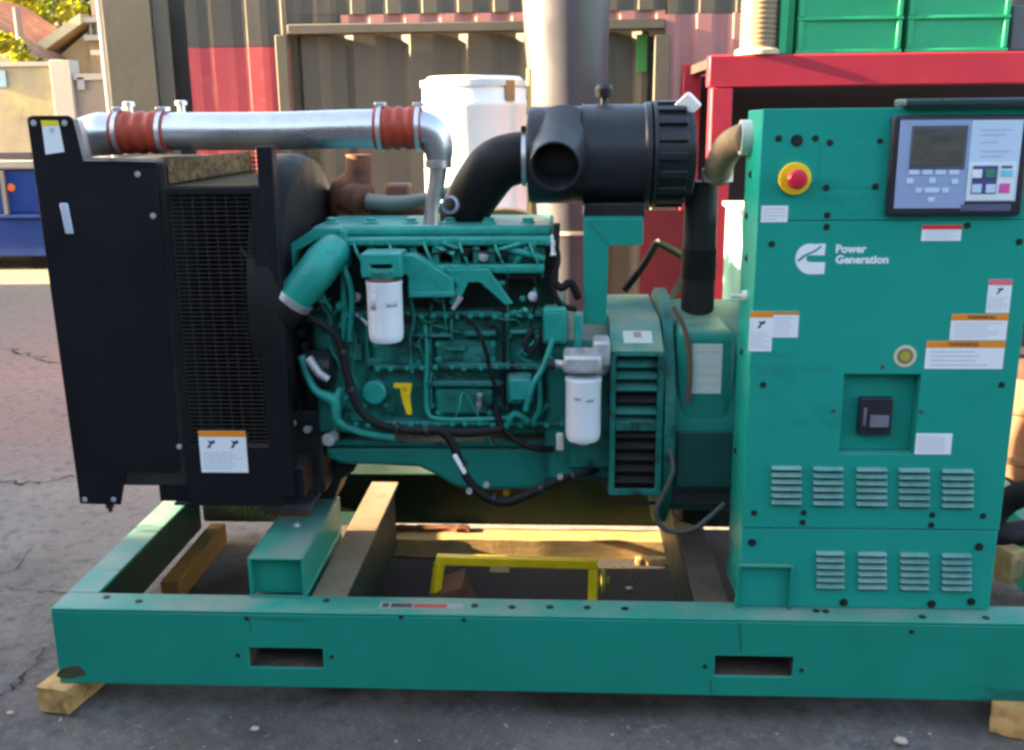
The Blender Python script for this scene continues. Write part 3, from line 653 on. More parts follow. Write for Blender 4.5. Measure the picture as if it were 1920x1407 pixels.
# ---- stickers
def sticker(px0, py0, px1, py1, Y, parent, head=None, hh=.2, lines=4, picto=False, dark=(), name='warning_label', ink=None, text=None):
    x0, x1, z0, z1 = RECT(px0, py0, px1, py1, Y); w_, h_ = x1-x0, z1-z0; m = MB()
    m.box(x0, x1, Y-.0016, Y-.0002, z0, z1); ms = [M_lab, head or M_lab, ink or M_gink, M_ink]
    zt = z1
    if head: m.mi = 1; m.box(x0, x1, Y-.0022, Y-.0017, z1-h_*hh, z1); zt = z1-h_*hh
    zb = z0+h_*.07; ph = zt-zb; xl = x0+w_*.07
    m.mi = 2; top = zt-ph*(.45 if picto else .10)
    rnd = random.Random(int(px0*7+py0))
    lines = int(lines*1.7)+1
    for k in range(lines):
        z = top-(top-zb)*(k+.5)/lines; th = (top-zb)/lines*.30
        xx = xl; xe = xl+w_*rnd.uniform(.55, .86)
        while xx < xe:
            wl = h_*rnd.uniform(.05, .16); m.box(xx, min(xe, xx+wl), Y-.0020, Y-.0017, z-th/2, z+th/2); xx += wl+h_*.025
    if picto:
        m.mi = 3; cz = zt-ph*.22; n_ = max(1, round(w_/h_*1.6))
        for k in range(n_):
            cx = x0+w_*(k+.5)/n_; s_ = min(ph*.13, w_/n_*.22)
            m.prism([(cx-s_, cz-s_), (cx-s_*.2, cz-s_*.9), (cx+s_*.1, cz-.1*s_), (cx+s_, cz+s_*.3), (cx+s_*.8, cz+s_), (cx, cz+s_*.6), (cx-s_*.7, cz+s_*.9), (cx-s_*.3, cz)], Y-.0021, Y-.0017)
    o = m.build(name, ms, parent, smooth=False)
    if text: lettering(text, x0+w_*.28, z1-h_*hh*.78, h_*hh*.62, Y-.0023, o if parent.parent is None else parent, M_ink if head is not M_redp else M_lab)
    return o
def lettering(body, x, z, size, Y, parent, m, bold=.0, name='lettering'):
    cu = bpy.data.curves.new(name, 'FONT'); cu.body = body; cu.size = size*1.42; cu.extrude = .0004; cu.offset = bold; cu.resolution_u = 3
    tmp = bpy.data.objects.new('tmp', cu); COL.objects.link(tmp); bpy.context.view_layer.update()
    me = bpy.data.meshes.new_from_object(tmp.evaluated_get(bpy.context.evaluated_depsgraph_get())); bpy.data.objects.remove(tmp)
    me.name = name; me.transform(Matrix.Translation((x, Y-.0004, z)) @ Matrix.Rotation(math.pi/2, 4, 'X')); me.materials.clear(); me.materials.append(m)
    o = bpy.data.objects.new(name, me); COL.objects.link(o); put(o, parent); return o

# ---- control cabinet
CYF = .08
cab = MB()
cx0, cx1, czt = .530, 1.278, 1.800
czs = PY(1620, 993, CYF).z
rec = RECT(1578, 702, 1720, 852, CYF)
czm = PY(1560, 414, CYF).z
up_ = cab.holed([cx0, rec[0], rec[1], cx1], [czs+.002, rec[2], rec[3], czm-.0012], {(1, 1)}, CYF, CYF+.006).build('cabinet_panel', M_cab, gs, bevel=.0018)
MB().box(cx0, cx1, CYF-.0003, CYF+.006, czm+.0008, czt).build('upper_sheet', M_cab, up_, bevel=.0018)
MB().box(cx0+.002, cx1-.002, CYF+.0065, CYF+.008, czm-.02, czm+.02).build('seam_backing', M_inner, up_)
r_ = MB(); t_ = .003
r_.box(rec[0]+.001, rec[1]-.001, CYF+.045, CYF+.05, rec[2]+.001, rec[3]-.001); r_.box(rec[0]-.003, rec[0]-.0002, CYF+.0065, CYF+.05, rec[2]-.003, rec[3]+.003); r_.box(rec[1]+.0002, rec[1]+.003, CYF+.0065, CYF+.05, rec[2]-.003, rec[3]+.003)
r_.box(rec[0], rec[1], CYF+.0065, CYF+.0445, rec[3]+.0005, rec[3]+.003); r_.box(rec[0], rec[1], CYF+.0065, CYF+.0445, rec[2]-.003, rec[2]-.0005)
r_.build('breaker_recess', M_cab, up_)
q = RECT(1609, 745, 1671, 814, CYF+.03)
bk = MB().box(q[0], q[1], CYF+.018, CYF+.044, q[2], q[3]).build('breaker', M_bezel, up_, bevel=.004)
m_ = MB(); qw, qh = q[1]-q[0], q[3]-q[2]
m_.box(q[0]+qw*.30, q[0]+qw*.86, CYF+.004, CYF+.0175, q[2]+qh*.25, q[2]+qh*.55); m_.box(q[0]+qw*.12, q[0]+qw*.22, CYF+.0165, CYF+.0178, q[2]+qh*.25, q[2]+qh*.75)
m_.build('breaker_lever', mat('grey lever', (.16, .16, .20), .4), up_, bevel=.003)
lo_ = MB().box(cx0, cx1-.004, CYF+.001, CYF+.008, ZR+.0015, czs-.001).build('lower_panel', M_cab, gs, bevel=.002)
sd_ = MB().box(cx0+.001, cx1-.001, CYF+.0505, .31, ZR+.002, czt-.002)
bd = sd_.build('cabinet_body', M_cab, gs, bevel=.004)
MB().box(cx0+.0005, cx0+.006, CYF+.0075, CYF+.05, ZR+.003, czt-.001).build('side_return', M_cab, bd)
MB().box(cx1-.006, cx1-.0005, CYF+.0075, CYF+.05, ZR+.003, czt-.001).build('side_return', M_cab, bd)
MB().box(cx0+.0065, cx1-.0065, CYF+.0075, CYF+.05, czt-.007, czt-.001).build('top_return', M_cab, bd)
# extra sheet: terminal cover outline beside the stop button
q = RECT(1537, 268, 1652, 352, CYF); MB().box(q[0], q[1], CYF-.0016, CYF-.0003, q[2], q[3]).build('cover_plate', M_cab, up_, bevel=.0008)
pts = []
for px, py in ((1460, 260), (1529, 260), (1556, 268), (1650, 266), (1549, 352), (1641, 350), (1551, 404), (1550, 426), (1447, 458), (1814, 423), (1911, 454), (1431, 722), (1878, 722), (1414, 962), (1507, 962), (1505, 980), (1748, 966), (1746, 985), (1843, 968)):
    p = PY(px, py, CYF); pts.append((p.x, CYF-(.0016 if 1537 < px < 1652 and 268 <= py <= 352 else 0), p.z))
bolt_at('panel_bolt', M_bolt, pts, .0062, up_)
p = PY(1494, 264, CYF); bolt_at('plug', M_bolt, [(p.x, CYF, p.z)], .011, up_)
pts = []
for px, py in ((1410, 1018), (1836, 1026), (1582, 1130), (1747, 1133), (1821, 1129)):
    p = PY(px, py, CYF); pts.append((p.x, CYF+.001, max(p.z, ZR+.014)))
bolt_at('panel_bolt', M_bolt, pts, .0085, lo_)
pts = [(PY(px, py, CYF).x, CYF, PY(px, py, CYF).z) for px, py in ((1655, 688), (1563, 771), (1727, 773))]
bolt_at('small_screw', M_grime, pts, .004, up_)
# louvres: each slat a bent lip standing proud over its slot
def louvre(px0, px1, py0, py1, n_, Y, parent):
    for k in range(n_):
        a_ = py0+(py1-py0)*(k+.12)/n_; b_2 = py0+(py1-py0)*(k+.80)/n_
        x0, x1, zb_, zt_ = RECT(px0, a_, px1, b_2, Y)
        m = MB(); hh = (zt_-zb_)
        m.add([(x0, Y-.0004, zt_), (x1, Y-.0004, zt_), (x0, Y-.0125, zb_+hh*.45), (x1, Y-.0125, zb_+hh*.45), (x0, Y-.0125, zb_+hh*.25), (x1, Y-.0125, zb_+hh*.25), (x0, Y-.0004, zb_+hh*.25), (x1, Y-.0004, zb_+hh*.25)],
              [(0, 1, 3, 2), (2, 3, 5, 4), (4, 5, 7, 6), (0, 2, 4, 6), (1, 7, 5, 3), (0, 6, 7, 1)])
        m.mi = 1; m.box(x0+.001, x1-.001, Y-.0008, Y-.0003, zb_-hh*.34, zb_+hh*.24)
        m.build('louvre_slat', [M_louv, M_bolt], parent, smooth=False)
M_louv = mat('worn louvre paint', (.05, .24, .22), .4, var=.3, scale=40, up_dust_sun=((.36, .40, .38), .8))
for px in ((1446, 1502), (1524, 1580), (1605, 1662), (1684, 1742), (1765, 1824)):
    sh = (px[0]-1446)*.018; louvre(px[0], px[1], 872+sh, 949+sh, 6, CYF, up_)
for px in ((1530, 1582), (1608, 1661), (1687, 1740), (1765, 1820)):
    sh = (px[0]-1530)*.018; louvre(px[0], px[1], 1032+sh, 1106+sh, 6, CYF+.001, lo_)
# emergency stop
p = PY(1489, 335, CYF); es = 30*SC(1489, 335, CYF)
MB().lathe((p.x, CYF, p.z), (0, -1, 0), [(0, es), (.012, es), (.014, es*.95)], n=36).build('stop_disc', mat('yellow stop disc', (.78, .56, .02), .4), up_)
MB().lathe((p.x, CYF-.0135, p.z), (0, -1, 0), [(0, es*.40), (.016, es*.40), (.018, es*.60), (.028, es*.62), (.036, es*.48), (.039, es*.2)], n=32).build('stop_button', mat('red stop button', (.62, .02, .05), .3), up_)
# stickers on the cabinet
sticker(1427, 386, 1477, 417, CYF, up_, lines=2, name='small_label')
sticker(1728, 422, 1802, 452, CYF, up_, head=M_redp, hh=.28, lines=2, name='danger_label')
sticker(1851, 524, 1895, 587, CYF, up_, head=mat('pale red print', (.70, .16, .22), .5), hh=.17, lines=3, picto=True)
sticker(1782, 589, 1888, 638, CYF, up_, head=M_org, hh=.24, lines=3, text='WARNING')
sticker(1735, 639.5, 1882, 692, CYF, up_, head=M_org, hh=.24, lines=2, text='WARNING')
sticker(1405, 584, 1448, 659, CYF, up_, head=M_org, hh=.15, lines=5, picto=True)
sticker(1449, 584, 1497, 633, CYF, up_, head=mat('dull orange print', (.55, .22, .06), .5), hh=.13, lines=4)
sticker(1716, 813, 1784, 852, CYF, up_, lines=5, name='rating_label')
p = PY(1697, 668, CYF); rs = 21*SC(1697, 668, CYF)
m_ = MB(); m_.lathe((p.x, CYF-.0003, p.z), (0, -1, 0), [(0, rs), (.0012, rs)], n=28); m_.mi = 1; m_.lathe((p.x, CYF-.0016, p.z), (0, -1, 0), [(0, rs*.72), (.0006, rs*.72)], n=24); m_.mi = 2; m_.lathe((p.x, CYF-.0023, p.z), (0, -1, 0), [(0, rs*.45), (.0006, rs*.45)], n=24)
m_.build('round_seal', [mat('seal cream', (.55, .52, .38), .5), mat('seal brown', (.22, .15, .09), .5), mat('seal olive', (.35, .33, .03), .5)], up_)
# emblem and lettering
def emb(px, py): q = PY(px, py, CYF); return (q.x, q.z)
outer = [(1548, 457)]+[(1520+29*math.cos(t), 486+29*math.sin(t)) for t in [R_(-75-k*14) for k in range(15)]]+[(1545, 514), (1547, 492)]
inner = [(1520, 492), (1513, 490), (1511, 485), (1514, 480), (1520, 479), (1546, 479)]
MB().prism([emb(*q) for q in outer+inner], CYF-.0012, CYF-.0002).build('emblem', M_lab, up_, smooth=False)
MB().prism([emb(*q) for q in ((1493, 489), (1507, 478), (1526, 470), (1538, 461), (1541, 463), (1530, 472), (1511, 481), (1497, 491))], CYF-.0016, CYF-.0013).build('emblem_stripe', M_cab, up_, smooth=False)
sz = 15*SC(1600, 470, CYF)
a_ = PY(1566, 474, CYF); lettering('Power', a_.x, a_.z, sz, CYF-.0003, up_, M_lab, bold=.0012)
a_ = PY(1566, 494, CYF); lettering('Generation', a_.x, a_.z, sz, CYF-.0003, up_, M_lab, bold=.0012)
# display panel
P0 = RECT(1668, 216, 1925, 405, CYF-.02)
hm = MB(); hm.box(P0[0], P0[1], CYF-.022, CYF-.0004, P0[2], P0[3]); dp = hm.build('display_panel', M_bezel, gs, bevel=.008, seg=3)
def dpb(name, x0, y0, x1, y1, m, th=.002, base=.022, bev=.001):
    r = RECT(x0, y0, x1, y1, CYF-base); return MB().box(r[0], r[1], CYF-base-th, CYF-base-.0002, r[2], r[3]).build(name, m, dp, bevel=bev)
dpb('left_fascia', 1682, 225, 1815, 391, M_pblue); dpb('right_fascia', 1816, 225, 1911, 378, M_plite)
dpb('keypad_field', 1814, 305, 1902, 376, mat('keypad white', (.66, .74, .78), .4), base=.0241)
dpb('screen_frame', 1707, 236, 1812, 318, mat('screen surround', (.09, .10, .13), .35), base=.0241)
dpb('screen', 1712, 243, 1807, 312, M_scr, base=.0262, th=.001)
for k in range(4): dpb('soft_key', 1704+k*25, 319, 1723+k*25, 328, M_plite, base=.0241)
for x_, y_ in ((1706, 340), (1748, 339), (1790, 341)): dpb('menu_key', x_-6, y_-5, x_+6, y_+5, M_plite, base=.0241)
for x_, w2 in ((1722, 6), (1747, 14), (1772, 6)): dpb('arrow_key', x_-w2, 353, x_+w2, 362, M_plite, base=.0241)
dpb('arrow_key', 1739, 370, 1752, 379, M_plite, base=.0241)
dpb('mode_field', 1822, 311, 1869, 364, M_navy, base=.0262, th=.001)
for x_, y_, m in ((1832, 326, M_lab), (1857, 326, M_grn), (1831, 354, M_plite), (1857, 354, M_plite)): dpb('mode_key', x_-9, y_-8, x_+9, y_+8, m, base=.0274, th=.002)
dpb('reset_key', 1877, 319, 1899, 331, M_cyan, base=.0262); dpb('off_key', 1873, 344, 1893, 362, M_pink, base=.0262, bev=.003)
dpb('lamp_strip', 1878, 311, 1898, 316, M_navy, base=.0262, th=.001)
for k, (y_, w2) in enumerate(((243, 60), (252, 50), (266, 34), (283, 55), (292, 40))): dpb('print_line', 1838, y_, 1838+w2, y_+2.5, mat('pale print', (.36, .46, .62), .5), base=.0241, th=.0006, bev=0)
dpb('bottom_slot', 1800, 383, 1895, 396, mat('slot grey', (.10, .10, .18), .4), base=.0222)
r = RECT(1690, 192, 1925, 216, CYF-.01); MB().box(r[0], cx1+.01, CYF-.04, CYF+.06, czt+.002, czt+.022).build('display_hood', mat('dark teal hood', (.02, .05, .055), .3), dp, bevel=.006)

# ---- radiator
RDY = .28
pxz = lambda px, py, Y=RDY: ((q := PY(px, py, Y)).x, q.z)
rad = empty_ = None
sp = MB().ppoly([(50, 222), (60, 217), (128, 217), (137, 224), (156, 302), (292, 305), (307, 500), (336, 884), (236, 886), (226, 947), (150, 945)], RDY, RDY+.006).build('radiator', M_black, gs, bevel=.0015)
zb = pxz(300, 945)[1]; xl, xr = pxz(110, 600)[0], pxz(590, 700)[0]
zt_r = pxz(60, 300)[1]
MB().box(-1.565, -1.20, RDY+.007, 1.12, zb+.06, PY(220, 308, RDY).z).build('radiator_core', M_core, sp, bevel=.004)
MB().box(-1.545, -1.335, RDY+.40, 1.10, pxz(100, 222)[1]-.018, pxz(100, 222)[1]+.012).build('header_tank', M_alu, sp, bevel=.01)
MB().ppoly([(137, 224), (146, 224), (165, 300), (156, 300)], RDY-.012, RDY+.02).build('edge_trim', M_alu, sp)
MB().ppoly([(156, 296), (292, 298), (292, 304.5), (156, 301)], RDY-.008, RDY+.05).build('edge_trim', M_alu, sp)
# guard with wire mesh
xm0, xm1 = pxz(322, 600)[0], pxz(508, 600)[0]
zg0, zg1 = pxz(420, 888)[1], pxz(420, 352)[1]
gw = .022
gf = MB()
gf.holed([xm0, xm0+gw, xm1-gw*1.7, xm1], [zb+.004, zg0+.09, zg1-.02, zg1], {(1, 1)}, RDY, RDY+.012)
gd = gf.build('fan_guard', M_black, gs, bevel=.002)
m_ = MB(); zz = zg0+.095
wx0, wx1 = xm0+gw-.002, xm1-gw*1.7+.002
while zz < zg1-.022:
    m_.tube([(wx0, RDY+.008, zz), (wx1, RDY+.008, zz)], .0017, n=6); zz += .0135
x = wx0+.006
while x < wx1:
    m_.tube([(x, RDY+.0105, zg0+.092), (x, RDY+.0105, zg1-.022)], .0017, n=6); x += .034
tag(m_.build('guard_mesh', mat('dusty brown wire', (.020, .016, .014), .6, var=.4, scale=14), gd), kind='stuff')
# top of guard: rusty expanded sheet, perforated
xs = [xm0+.004+i*.021 for i in range(int((xm1-xm0-.008)/.021)+1)]
def perf(xa, xb, ya, yb, z, st=.020):
    m = MB(); nx_ = int((xb-xa)/st); ny_ = int((yb-ya)/st); V = {}
    for i in range(nx_):
        for j in range(ny_):
            x0, y0 = xa+i*st, ya+j*st; off = (j % 2)*st*.5; b = st*.26
            x0 += off
            o4 = [(x0, y0), (x0+st, y0), (x0+st, y0+st), (x0, y0+st)]; i4 = [(x0+b, y0+b), (x0+st-b, y0+b), (x0+st-b, y0+st-b), (x0+b, y0+st-b)]
            P = [(q[0], q[1], z) for q in o4+i4]; m.add(P, [(k, (k+1) % 4, (k+1) % 4+4, k+4) for k in range(4)])
    return m
pm = perf(xm0+.003, xm1-.02, RDY+.015, 1.10, zg1+.004).build('top_mesh', M_tan, gd, smooth=False); tag(pm, kind='stuff')
sm = pm.modifiers.new('thick', 'SOLIDIFY'); sm.thickness = .002
MB().box(-1.197, -1.192, RDY+.02, 1.10, zg1+.012, PY(300, 300, RDY).z).build('sun_glow_sheet', mat('rusty tan with sun glow', (.22, .13, .055), .8, var=.4, scale=30, dirt=(.04, .022, .012), damt=.5, dscale=55), gd)  # sun glow put into the tan colour; no sun reaches this face
# far side guard, lit from behind
fm = MB(); st = .016
xa, za = xm0+.01, zg0+.15
for i in range(int((xm1-xm0-.02)/st)):
    for j in range(int((zg1-za+.16)/st)):
        x0, z0 = xa+i*st+(j % 2)*0, za+j*st; b = st*.25
        o4 = [(x0, z0), (x0+st, z0), (x0+st, z0+st), (x0, z0+st)]; i4 = [(x0+b, z0+b), (x0+st-b, z0+b), (x0+st-b, z0+st-b), (x0+b, z0+st-b)]
        fm.add([(q[0], 1.115, q[1]) for q in o4+i4], [(k, (k+1) % 4, (k+1) % 4+4, k+4) for k in range(4)])
MB().box(xm0+.02, xm1-.02, .86, .865, zb+.02, zg1-.004).build('guard_backing', mat('dark brown backing', (.022, .016, .012), .8, var=.5, scale=20), gd)  # dark sheet closing the view through the guard
fo = fm.build('back_mesh', M_tan, gd, smooth=False); tag(fo, kind='stuff'); sm = fo.modifiers.new('thick', 'SOLIDIFY'); sm.thickness = .002
# black shroud ring and fan
zc_, yc_ = 1.215, .72
xsh = PY(588, 430, .72).x
rg = MB(); rg.lathe((xsh-.104, yc_, zc_), (1, 0, 0), [(.0, .46), (.060, .46), (.10, .44), (.104, .43), (.104, .22), (.09, .22), (.09, .40), (.0, .42)], n=64, cap=False)
sh_ = rg.build('fan_shroud', M_rub, gs)
MB().holed([xm1-.012, xm1+.038], [zb+.03, zg1+.12], set(), RDY+.002, RDY+.05).build('shroud_post', M_black, sh_, bevel=.003)
MB().box(xm1-.010, xm1+.065, RDY+.02, 1.10, zb+.02, zb+.12).build('shroud_base', M_black, sh_, bevel=.003)
fn = MB().lathe((xm1-.10, yc_, zc_), (1, 0, 0), [(0, .09), (.07, .10), (.10, .07)], n=24).build('fan', M_black, gs)
for k in range(9):
    a = k*2*math.pi/9; r1_ = Vector((0, math.cos(a), math.sin(a))); t1 = Vector((0, -math.sin(a), math.cos(a)))
    c0 = Vector((xm1-.07, yc_, zc_)); m_ = MB()
    tw = (t1*.8+Vector((.6, 0, 0))).normalized()
    m_.obox(c0+r1_*.24, r1_*.15, tw*.065, r1_.cross(tw)*.003); m_.build('fan_blade', M_plas, fn)
# radiator base, foot
MB().box(xm0-.05, xm1, RDY+.001, 1.12, zb-.006, zb+.003).build('base_channel', M_black, sp, bevel=.002)
MB().box(xm0-.10, xm1+.01, RDY+.014, RDY+.02, zb+.0045, zg0+.08).build('base_skirt', M_black, sp)
ft = MB(); ft.box(-1.03, -.86, .43, .60, bzt+.02, bzt+.045); ft.box(-1.02, -.87, .50, .52, bzt+.045, zb+.05)
ft.build('radiator_foot', mat('dark steel foot', (.06, .06, .07), .5, var=.2), sp, bevel=.003)
MB().box(-1.02, -.87, .435, .595, bzt+.001, bzt+.0195).build('rubber_mount', M_rust, sp, bevel=.003)
p = PZ(556, 985, bzt); bolt_at('foot_bolt', M_zinc, [(p.x, p.y, bzt+.001)], .012, sp, axis=(0, 0, 1))
p = PY(240, 895, RDY+.03); MB().box(p.x-.018, p.x+.02, RDY+.03, RDY+.05, p.z-.02, p.z+.025).build('clip', M_zinc, sp, bevel=.004)
q = PY(126, 410, RDY); MB().obox((q.x, RDY-.004, q.z), (.013, 0, 0), (0, .004, 0), (-.004, 0, .047)).build('slot_plate', mat('pale slot', (.45, .48, .60), .4), sp, bevel=.004)
pts = [(PY(x_, y_, RDY).x, RDY, PY(x_, y_, RDY).z) for x_, y_ in ((63, 231), (121, 231), (287, 405), (336, 838), (159, 937), (213, 937), (258, 327))]
bolt_at('radiator_bolt', M_zinc, pts, .0062, sp)
p = PY(198, 950, RDY); MB().lathe((p.x, RDY+.03, p.z+.005), (0, 0, -1), [(0, .014), (.02, .014), (.022, .007), (.035, .007)], n=10).build('drain_tap', M_plas, sp)
# stickers on the radiator
a4 = [PY(x_, y_, RDY) for x_, y_ in ((78, 229), (110, 229), (121, 285), (86, 290))]
m_ = MB(); m_.prism([(q.x, q.z) for q in a4], RDY-.0016, RDY-.0002); m_.mi = 1
a5 = [PY(x_, y_, RDY) for x_, y_ in ((77, 226), (109, 226), (112, 236), (79, 237))]; m_.prism([(q.x, q.z) for q in a5], RDY-.0022, RDY-.0017); m_.mi = 2
a6 = [PY(x_, y_, RDY) for x_, y_ in ((92, 241), (104, 240), (102, 249), (96, 251))]; m_.prism([(q.x, q.z) for q in a6], RDY-.0022, RDY-.0017)
m_.build('caution_label', [M_lab, M_yelp, M_gink], sp, smooth=False)
sticker(375, 808, 463, 886, RDY-.0005, gd, head=M_org, hh=.14, lines=4, picto=True)

# ---- charge air pipe
IY = .52
pp_ = lambda px, py, Y=IY: PY(px, py, Y)
ro = 35*SC(520, 245, IY)
ip = MB(); ip.tube([pp_(222, 248), pp_(330, 247), pp_(520, 246), pp_(650, 242), pp_(730, 241)], ro, n=28, sm=4); ipo = ip.build('intake_pipe', M_alu, gs)
el = MB(); el.tube([pp_(760, 240), pp_(790, 240), pp_(812, 252), pp_(822, 280), pp_(822, 310)], [ro*.94, ro*.94, ro*.9, ro*.8, ro*.62], n=26, sm=6)
el.tube([pp_(822, 304), pp_(819, 340), pp_(812, 378), pp_(810, 425)], [ro*.50, ro*.46, ro*.42, ro*.50], n=18, sm=4); el.build('pipe_elbow', M_alu, ipo)
c_ = pp_(822, 308); MB().lathe(c_, (0, 0, 1), [(-.012, ro*.5), (-.012, ro*.72), (.012, ro*.72), (.012, ro*.5)], n=24, cap=False).build('pipe_clamp', M_alu, ipo)
def coupler(x0, x1, yc, r):
    a, b = pp_(x0, yc), pp_(x1, yc); ln = (b-a).length; prof = []
    for k in range(25):
        t = k/24; prof.append((ln*t, r*(1.10+.05*math.cos(t*math.pi*2*4)*(.22 < t < .78))))
    o = MB().lathe(a, (b-a), prof, n=28).build('hose_coupler', M_red, ipo)
    for f in (.07, .88): MB().lathe(a.lerp(b, f), (b-a), [(0, r*1.05), (0, r*1.17), (.014, r*1.17), (.014, r*1.05)], n=28, cap=False).build('hose_clamp', M_zinc, ipo)
    for f in (.09, .9): c = a.lerp(b, f); MB().obox(c+Vector((.006, 0, r*1.22)), (.016, 0, 0), (0, .022, 0), (0, 0, .007)).build('clamp_screw', M_zinc, ipo, bevel=.002)
coupler(216, 316, 249, ro); coupler(704, 792, 241, ro)
tk = MB(); tk.tube([pp_(160, 258), pp_(190, 252), pp_(226, 249)], [ro*1.05, ro*1.15, ro*.98], n=24, sm=4); tk.build('tank_neck', M_alu, ipo)
MB().pb(168, 218, 222, 292, IY-.02, IY+.5).build('tank_end', M_cast, sp, bevel=.02)
for px, py in ((242, 200), (340, 198)): p = PY(px, py, IY+.1); MB().lathe((p.x, IY+.1, p.z-.03), (0, 0, 1), [(0, .012), (.03, .012), (.031, .019), (.043, .019), (.046, .012)], n=14).build('filler_cap', M_zinc, sp)


# ---- air cleaner
AY = .60
A0, A1 = PY(988, 292, AY), PY(1297, 292, AY); ra = 92*SC(1100, 292, AY)
zA = A0.z; xa = A0.x; La = A1.x-A0.x
ac = MB().lathe((xa, AY, zA), (1, 0, 0), [(0, ra*.80), (.006, ra*.94), (.02, ra*.97), (La*.34, ra*.97), (La*.345, ra*1.0), (La*.70, ra*1.0), (La*.71, ra*1.035), (La*.74, ra*1.035), (La*.745, ra*1.0), (La*.75, ra*.98)], n=56).build('air_cleaner', M_plas, gs)
MB().lathe((xa+La*.752, AY, zA), (1, 0, 0), [(0, ra*1.06), (.012, ra*1.07), (.014, ra*.99), (La*.20, ra*.97), (La*.235, ra*.93), (La*.25, ra*.80)], n=56).build('end_cap', M_plas, ac)
for k in range(18):
    a = k*2*math.pi/18; r1_ = Vector((0, math.cos(a), math.sin(a))); t1 = Vector((0, -math.sin(a), math.cos(a)))
    MB().obox(Vector((xa+La*.86, AY, zA))+r1_*ra*.99, (La*.085, 0, 0), t1*.012, r1_*.012).build('cap_rib', M_plas, ac, bevel=.003)
MB().lathe((xa+La*.335, AY, zA), (1, 0, 0), [(0, ra*.97), (0, ra*1.012), (.006, ra*1.012), (.006, ra*.97)], n=56, cap=False).build('body_seam', M_plas, ac)
# inlet stub towards the camera, slightly down
ic = PY(1041, 312, .36); d_ = Vector((-.12, -.95, -.30)).normalized(); ri = 47*SC(1041, 312, .36)
m_ = MB(); m_.lathe(ic-d_*.22, d_, [(0, ri*1.6), (.10, ri*1.25), (.20, ri*1.06), (.22, ri*1.04), (.223, ri*1.0), (.221, ri*.93), (.10, ri*.90), (.02, ri*.90)], n=40, cap=False); m_.build('inlet_stub', M_plas, ac)
MB().lathe(ic-d_*.2, d_, [(0, ri*.89), (.03, ri*.89)], n=32).build('inlet_screen', M_core, ac)
p = PY(1133, 182, AY); MB().lathe((p.x, AY, zA+ra*.98), (0, 0, 1), [(0, .012), (.022, .012), (.025, .026), (.05, .030), (.062, .022)], n=16).build('service_gauge', M_plas, ac)
p = PY(1290, 197, AY-.06)
MB().obox(p, Vector((.020, -.010, .020)), Vector((-.020, .0, .020)), Vector((.006, .02, .0))).build('white_tag', M_lab, ac, bevel=.006)
# clamp and rubber elbow to the engine
c_ = PY(984, 297, AY); rc = 49*SC(960, 297, AY)
eb = MB(); eb.tube([PY(994, 297, AY), PY(965, 298, AY), PY(930, 312, AY), PY(902, 345, AY+.02), PY(878, 385, AY+.05), PY(862, 430, AY+.08)], [rc*.97, rc*.99, rc*1.02, rc*1.02, rc*.98, rc*.92], n=30, sm=6); ebo = eb.build('intake_elbow', M_rub, gs)
MB().lathe((c_.x, AY, c_.z), (1, 0, 0), [(-.008, rc*.9), (-.008, rc*1.06), (.010, rc*1.06), (.010, rc*.9)], n=40, cap=False).build('hose_clamp', M_zinc, ebo)
MB().obox((c_.x, AY-.02, c_.z+rc*1.10), (.010, 0, 0), (0, .03, 0), (0, 0, .009)).build('clamp_screw', M_bolt, ebo, bevel=.002)
p = PY(846, 385, AY-.08); MB().lathe(p, (-.3, -.9, .2), [(0, .030), (.012, .030), (.013, .022), (.0, .02)], n=20, cap=False).build('hose_clamp', mat('bluish steel clamp', (.25, .27, .36), .35, .6), ebo)
# mount: plastic saddle and teal bracket
MB().pb(1095, 382, 1210, 411, .46, .70).build('saddle', M_plas, ac, bevel=.004)
LB = .44
m_ = MB(); m_.ppoly([(1094, 411), (1206, 411), (1206, 460), (1141, 461), (1137, 608), (1094, 608)], LB, LB+.012)
lb = m_.build('air_cleaner_bracket', M_cab, gs, bevel=.002)
MB().ppoly([(1103, 417), (1105, 415), (1142, 459), (1140, 461)], LB-.001, LB-.0003).build('weld_line', mat('weld seam', (.02, .13, .12), .5), lb)
MB().ppoly([(1094, 406), (1206, 406), (1206, 411), (1094, 411)], LB+.013, LB+.20).build('bracket_shelf', M_cab, lb)

# ---- engine
EY = .44
blk = MB()
q = RECT(590, 585, 1062, 815, EY); blk.box(q[0], q[1], EY, .96, q[2], q[3]); eb_ = blk.build('engine_block', M_eng, gs, bevel=.012)
hx0, hx1, hz0, hz1 = RECT(575, 446, 1040, 590, EY+.04)
MB().box(hx0, hx1, EY+.085, .92, hz0+.002, hz1).build('cylinder_head', M_inner, eb_, bevel=.01)  # darkened colour carries the shade of the voids along the head
def E(name, m, x0, y0, x1, y1, Y0, Y1, bev=.005): return MB().pb(x0, y0, x1, y1, Y0, Y1).build(name, m, eb_, bevel=bev)
E('valve_cover', M_engl, 583, 424, 1036, 444, EY+.03, .86, .012)
for k in range(6):
    px = 600+k*74; p = PY(px+20, 424, EY+.1); MB().lathe((p.x, EY+.12, p.z-.002), (0, 0, 1), [(0, .026), (.012, .026), (.018, .018), (.026, .018), (.028, .008)], n=14).build('cover_bolt', M_engl, eb_)
